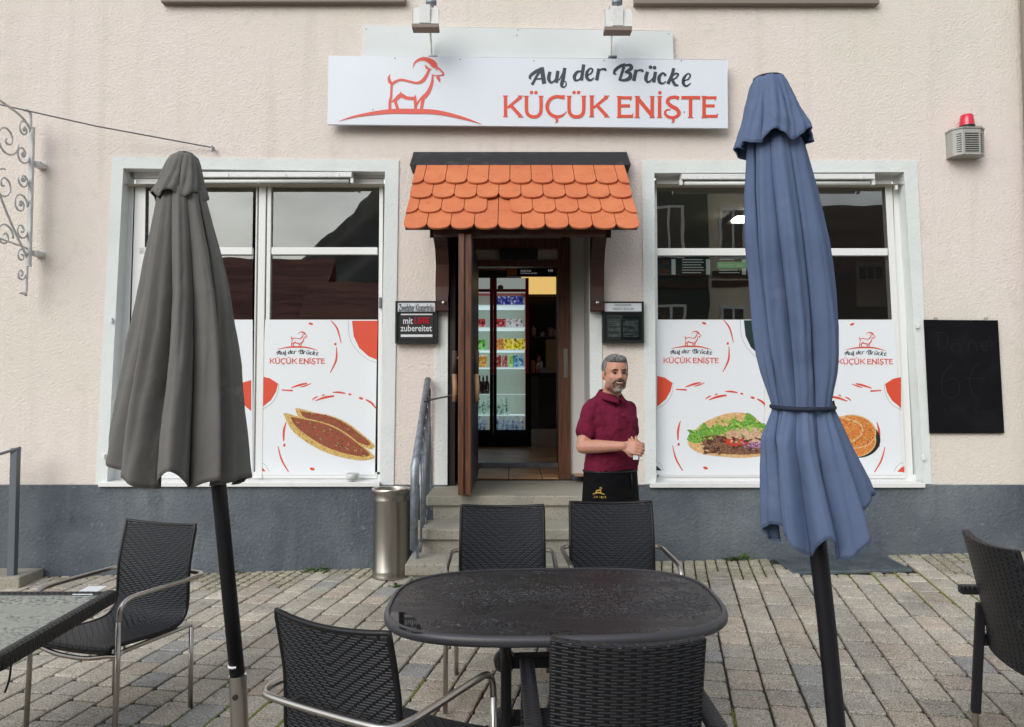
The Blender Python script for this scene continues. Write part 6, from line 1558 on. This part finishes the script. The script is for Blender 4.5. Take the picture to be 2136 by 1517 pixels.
def loft(mb, rg):
    n = len(rg[0]); o = len(mb.v)
    for r_ in rg: mb.v += [tuple(p) for p in r_]
    for j in range(len(rg)-1):
        for i in range(n): mb.f.append((o+j*n+i, o+j*n+(i+1) % n, o+(j+1)*n+(i+1) % n, o+(j+1)*n+i))
    mb.f.append(tuple(o+i for i in range(n))[::-1]); mb.f.append(tuple(o+(len(rg)-1)*n+i for i in range(n)))
def remesh(o, vs_, it=3, fac=.5):
    m = o.modifiers.new('r', 'REMESH'); m.mode = 'VOXEL'; m.voxel_size = vs_; m.use_smooth_shade = True
    s_ = o.modifiers.new('s', 'SMOOTH'); s_.factor = fac; s_.iterations = it
# key joints
Rs, Ls = L3(-.165, .0, zz(848)), L3(.165, .0, zz(848))
def at(px, py, d):  # point at distance d from camera along y
    return W(px, py, d-6.2)
Re = at(1216, 932, 4.60); Rw = at(1300, 931, 4.49); Le = at(1318, 922, 4.80); Lw = at(1331, 930, 4.60)
Rm = Rs+(Re-Rs)*.55
mb = MB()
# legs, torso core, neck
loft(mb, rings([(.90, .155, .10, 0, .0), (1.05, .15, .10, 0, .01), (1.2, .16, .10, 0, .0), (1.30, .15, .085, 0, 0)]))
for s_ in (-1, 1):
    hp = L3(s_*.09, 0, .88); kn = L3(s_*.10, .02, .45); an = L3(s_*.11, -.01, .05)
    mb.caps(hp, kn, .085, .058); mb.caps(kn, an, .055, .038); mb.caps(an, L3(s_*.12, .15, PB.z+.035), .035, .03)
hc = Vector((.650, -1.53, zz(781)))          # head centre
hy = R(12); hF = Vector((math.sin(hy)*.9, -math.cos(hy), -.02)).normalized(); hL = Vector((math.cos(hy), math.sin(hy), 0)); hU = hL.cross(hF)*-1
hU = Vector((0.04, 0, 1)).normalized()
HM = Matrix((hL, hF*-1, hU)).transposed()   # local x=left(image right), y=back, z=up
def hp_(x, y, z): return hc+hL*x-hF*y+hU*z
mb.caps(L3(0, -.01, 1.33), hc+Vector((-.004, .02, -.06)), .064, .056, 16)
mb.ell(hp_(0, .012, .032), (.077, .094, .092), 20, 14, HM)      # skull
mb.ell(hp_(0, -.018, -.032), (.068, .068, .084), 18, 12, HM)     # face
mb.ell(hp_(0, -.046, -.086), (.034, .032, .030), 14, 10, HM)     # chin
for s_ in (-1, 1):
    mb.ell(hp_(s_*.036, -.052, -.022), (.024, .020, .022), 12, 8, HM)   # cheek
    mb.ell(hp_(s_*.032, -.070, .024), (.026, .010, .008), 12, 8, HM)    # brow ridge
    mb.ell(hp_(s_*.076, .010, -.006), (.010, .018, .033), 12, 8, HM)    # ear
    mb.ell(hp_(s_*.045, -.01, -.068), (.022, .04, .03), 12, 8, HM)      # jaw
mb.caps(hp_(0, -.080, .016), hp_(0, -.100, -.018), .010, .013, 10); mb.ell(hp_(0, -.098, -.021), (.019, .014, .011), 12, 8, HM)
# right arm (image left)
mb.caps(Rs+Vector((.01, 0, -.02)), Rm, .046, .045); mb.caps(Rm, Re, .045, .042); mb.caps(Re, Re+(Rw-Re)*.45, .044, .041); mb.caps(Re+(Rw-Re)*.4, Rw, .041, .028)
mb.caps(Ls+Vector((-.01, 0, -.02)), Le, .044, .040); mb.caps(Le, Lw, .040, .028)
# hands
def hand(wr, dirn, up, side, curl, s_=1.0):
    dirn = Vector(dirn).normalized(); up = Vector(up); up = (up-dirn*up.dot(dirn)).normalized(); sd = dirn.cross(up)*side
    pc = wr+dirn*.045*s_
    for k in range(-2, 3): mb.caps(wr+dirn*.01*s_+sd*k*.010*s_, wr+dirn*.078*s_+sd*k*.0165*s_, .015*s_, .0125*s_, 8)
    for k, ln in zip((-1.5, -.5, .5, 1.5), (.62, .72, .76, .66)):
        b = wr+dirn*.085*s_+sd*k*.0205*s_; c1 = curl*.55; d1 = (dirn*math.cos(c1)-up*math.sin(c1)); p1 = b+d1*.042*ln*1.2*s_
        c2 = curl*1.5; d2 = (dirn*math.cos(c2)-up*math.sin(c2)); p2 = p1+d2*.030*ln*1.2*s_; c3 = curl*2.2; d3 = (dirn*math.cos(c3)-up*math.sin(c3)); p3 = p2+d3*.022*ln*1.2*s_
        mb.caps(b, p1, .0098*s_, .0090*s_, 8); mb.caps(p1, p2, .0090*s_, .0082*s_, 8); mb.caps(p2, p3, .0082*s_, .0072*s_, 8)
    tb = wr+dirn*.03*s_-sd*.028*s_; p1 = tb+(dirn*.6-sd*.5-up*.4).normalized()*.038*s_; p2 = p1+(dirn*.9-up*.45).normalized()*.030*s_
    mb.caps(tb, p1, .014*s_, .0115*s_, 8); mb.caps(p1, p2, .0112*s_, .0092*s_, 8)
ra = (Rw-Re).normalized()
hand(Rw, ra+Vector((.05, 0, -.22)), (-.1, -1, .25), -1, .80, .92)
hand(Lw+Vector((.01, -.01, 0)), Vector((-.25, -.55, .0)), (.35, -.3, -.95), 1, .75)
stubble(tuple(hp_(0, -.045, -.082)))
body = mb.build('body', M['skin'], man); remesh(body, .0042, 3, .5)
# eyes, mouth, brows
mb = MB()
for s_ in (-1, 1): mb.ell(hp_(s_*.030, -.0755, .008), (.013, .008, .0055), 12, 8, HM)
mb.build('eyes', M['eye'], body, smooth=True)
mb = MB()
for s_ in (-1, 1): mb.tube([hp_(s_*.012, -.0855, .0245), hp_(s_*.032, -.0855, .0305), hp_(s_*.052, -.070, .024)], [.0035, .0042, .002], 8)
mb.build('eyebrows', M['brow'], man, smooth=True)
mb = MB(); mb.tube(cr([hp_(-.027, -.078, -.046), hp_(-.014, -.0875, -.0555), hp_(0, -.0905, -.058), hp_(.014, -.0875, -.0555), hp_(.027, -.078, -.046)], 4), .0052, 8); mb.build('lips', M['lips'], body, smooth=True)
mb = MB(); mb.tube(cr([hp_(-.019, -.085, -.0485), hp_(-.010, -.092, -.0525), hp_(0, -.0940, -.0535), hp_(.010, -.092, -.0525), hp_(.019, -.085, -.0485)], 4), .0026, 8); mb.build('teeth', M['teeth'], body, smooth=True)
# moustache, beard, hair
mb = MB(); mb.tube(cr([hp_(-.040, -.070, -.060), hp_(-.028, -.082, -.043), hp_(-.010, -.094, -.0375), hp_(0, -.096, -.036), hp_(.010, -.094, -.0375), hp_(.028, -.082, -.043), hp_(.040, -.070, -.060)], 4), .0062, 8)
for s_ in (-1, 1):
    mb.caps(hp_(s_*.038, -.071, -.058), hp_(s_*.030, -.070, -.078), .0050, .006, 10)
bd = mb.build('beard', M['beard'], man); remesh(bd, .0038, 2)
mb = MB(); mb.ell(hp_(0, -.057, -.097), (.029, .026, .022), 14, 10, HM); mb.ell(hp_(0, -.0815, -.0735), (.010, .006, .008), 12, 8, HM); gt = mb.build('goatee', M['goatee'], man); remesh(gt, .0038, 2)
mb = MB(); r2 = random.Random(5)
mb.ell(hp_(0, .030, .046), (.0805, .090, .084), 22, 14, HM)
mb.ell(hp_(0, -.016, .090), (.064, .066, .034), 18, 12, HM)
mb.ell(hp_(-.01, -.052, .096), (.046, .026, .018), 14, 10, HM)
for s_ in (-1, 1):
    mb.ell(hp_(s_*.069, .012, .045), (.013, .036, .045), 12, 8, HM); mb.caps(hp_(s_*.072, -.012, .04), hp_(s_*.073, -.010, .0), .008, .006, 8)
for k in range(60):
    a, b = r2.uniform(-.8, .8), r2.uniform(-.7, 1); q = hp_(a*.066, b*.078+.01, .105-.02*a*a-.015*abs(b)); mb.ell(q, (.010, .013, .009), 8, 6, HM)
hr = mb.build('hair', M['hair'], man); remesh(hr, .004, 1)
# shirt
mb = MB()
loft(mb, rings([(zz(984), .178, .128, 0, .015), (zz(975), .181, .132, 0, .018), (zz(950), .176, .134, 0, .028), (zz(920), .168, .128, 0, .028), (zz(895), .170, .125, 0, .02), (zz(872), .184, .124, 0, .008), (zz(855), .182, .110, 0, 0), (zz(843), .172, .088, 0, -.01), (zz(835), .146, .074, 0, -.012), (zz(829), .112, .066, 0, -.010), (zz(822), .076, .060, 0, -.006)]))
RmE = Rs+(Re-Rs)*.62; mb.caps(Rs+Vector((.010, 0, -.016)), RmE, .054, .060, 16); mb.caps(Ls+Vector((-.006, 0, -.016)), Ls+(Le-Ls)*.66, .054, .056, 16)
# flatten sleeve end: cuff ring
sh = mb.build('polo_shirt', M['shirt'], man); remesh(sh, .0065, 3)
# wrinkles
tx = bpy.data.textures.new('cloth_folds', 'CLOUDS'); tx.noise_scale = .085; tx.noise_depth = 3
dm = sh.modifiers.new('folds', 'DISPLACE'); dm.texture = tx; dm.strength = .024; dm.mid_level = .5; dm.texture_coords = 'LOCAL'
mb = MB(); nc = hc+Vector((-.006, .012, -.13))
# collar: open band with points
def cring(h0, r0, r1, ins):
    P_ = []
    for k in range(29):
        a = R(-20)+R(220)*0+2*math.pi*k/28
        P_.append(a)
    return P_
pts0, pts1 = [], []
for k in range(33):
    a = -math.pi/2+.16+(2*math.pi-.32)*k/32      # opening at the front
    f = 1-abs(k-16)/16                            # 0 at front, 1 at back
    c, s_ = math.cos(a), math.sin(a)
    base = Vector((PB.x, PB.y, 0))+Vector((.006, -.02, 0))
    zt_ = zz(812)-.045*(1-f)**1.5; 
    pts0.append(base+Lf*c*.066+Fd*-s_*.066+Vector((0, 0, zt_))); pts1.append(base+Lf*c*.090+Fd*-s_*(.088+.02*(1-f))+Vector((0, 0, zt_-.036-.012*(1-f))))
mb.add(pts0+pts1, [(i, i+1, 34+i, 33+i) for i in range(32)])
co = mb.build('collar', M['shirt'], sh, smooth=True); sd = co.modifiers.new('t', 'SOLIDIFY'); sd.thickness = .006
mb = MB(); p = L3(.012, .140, 0)
mb.bar(L3(.0, .075, zz(838)), L3(.004, .137, zz(868)), .028, .006, Fd); pk = mb.build('placket', M['shirt'], sh, bevel=.002)
mb = MB()
for py in (845, 858): 
    f = (py-838)/30; mb.ell(L3(.002, .080+.062*f, zz(py)), (.004, .004, .004), 8, 6)
mb.build('buttons', M['apron'], sh)
# trousers, apron, shoes
mb = MB()
loft(mb, rings([(.90, .168, .118, 0, .01), (.82, .175, .12, 0, .005), (.74, .16, .11, 0, 0)]))
for s_ in (-1, 1): mb.caps(L3(s_*.085, 0, .80), L3(s_*.10, .02, .45), .095, .072); mb.caps(L3(s_*.10, .02, .45), L3(s_*.11, -.01, .08), .072, .055)
tr = mb.build('trousers', M['apron'], man); remesh(tr, .008, 3)
mb = MB()
for s_ in (-1, 1): mb.caps(L3(s_*.11, -.04, PB.z+.05), L3(s_*.125, .17, PB.z+.04), .05, .042, 14)
so_ = mb.build('shoes', M['blackplastic'], man); remesh(so_, .006, 2)
mb = MB()
def af(u, v):
    a = R(-205)+R(232)*u; z = zz(978)-.60*v; w_ = .182+.030*v; d_ = .138+.035*v
    fold = .006*math.sin(u*26+v*3)*v
    return L3(math.cos(a)*(w_+fold), -math.sin(a)*(d_+fold)+.01, z+.010*math.sin(u*3.1))
mb.grid(af, 60, 20); ap = mb.build('apron', M['apron'], man, smooth=True); sd = ap.modifiers.new('t', 'SOLIDIFY'); sd.thickness = .004
mb = MB(); mb.tube([L3(math.cos(a)*.186, -math.sin(a)*.143+.01, zz(979)) for a in [R(-215)+R(250)*k/24 for k in range(25)]], .007, 6); mb.tube([L3(.045, .155, zz(982)), L3(.047, .160, zz(998)), L3(.044, .162, zz(1012))], [.006, .005, .004], 6); mb.build('apron_tie', M['blackplastic'], ap, smooth=True)
# gold emblem on apron (follows the cloth)
def onap(px, py):
    # project pixel onto the apron surface
    best = None
    u0 = (px-CX)/F_; 
    for k in range(0, 120):
        a = R(-205)+R(232)*k/119; v = (zz(978)-zz(py))/.60; p = L3(math.cos(a)*(.182+.03*v+.004), -math.sin(a)*(.138+.035*v+.004)+.01, zz(py))
        d = (p.x-CAM.x)/(p.y-CAM.y)
        if Fd.dot(p-Vector((PB.x, PB.y, p.z))) < -.05 and False: continue
        if p.y > PB.y+.02: continue
        e = abs(d-u0)
        if best is None or e < best[0]: best = (e, p)
    return best[1]
def ribbon3(mb, pts, fn, n=3):
    P = cr(pts, n)
    Lh, Rh = [], []
    for i, p in enumerate(P):
        a = P[max(0, i-1)]; b = P[min(len(P)-1, i+1)]; dx, dy = b[0]-a[0], b[1]-a[1]; l = math.hypot(dx, dy) or 1; h = p[2]/2
        Lh.append(fn(p[0]-dy/l*h, p[1]+dx/l*h)); Rh.append(fn(p[0]+dy/l*h, p[1]-dx/l*h))
    k = len(P); o = mb.add(Lh+Rh, [(i, i+1, k+i+1, k+i) for i in range(k-1)])
mb = MB(); 
def ea(x, y): p = onap(x, y); return p+Vector((0, -.004, 0))
ribbon3(mb, [(1235, 1022, 1.2), (1247, 1018.5, 2.6), (1260, 1022, 1.2)], ea)
ribbon3(mb, [(1242, 1019, 1.4), (1243, 1015, 1.8), (1248, 1014, 1.8), (1252, 1012, 1.6), (1254, 1009, 1.2)], ea); ribbon3(mb, [(1252, 1019, 1.4), (1252, 1014, 1.4)], ea); ribbon3(mb, [(1249, 1010, .8), (1252, 1008, 1.2), (1255, 1010, 1)], ea)
mb.build('goat_emblem', M['goldprint'], ap)
me = text_mesh('KÜÇÜK ENİŞTE'); xs_ = [v.co.x for v in me.vertices]; ys_ = [v.co.y for v in me.vertices]
for v in me.vertices:
    px = 1233+(v.co.x-min(xs_))/(max(xs_)-min(xs_))*30; py = 1030-(v.co.y-min(ys_))/(max(ys_)-min(ys_))*5.5; v.co = ea(px, py)
o = bpy.data.objects.new('name_lettering', me); COL.objects.link(o); me.materials.append(M['goldprint']); par(o, ap)
mb = MB(); q = (Rw+Lw)/2+Vector((.012, -.09, -.045)); mb.box(q.x-.012, q.x+.018, q.y-.002, q.y+.002, q.z-.03, q.z); tag(mb.build('receipt', M['paper']), 'small white slip of paper held in the hands of the man', 'paper')
# tattoo on the right forearm
M['tattoo'] = mat('tattoo_ink', (.16, .09, .08), .6)
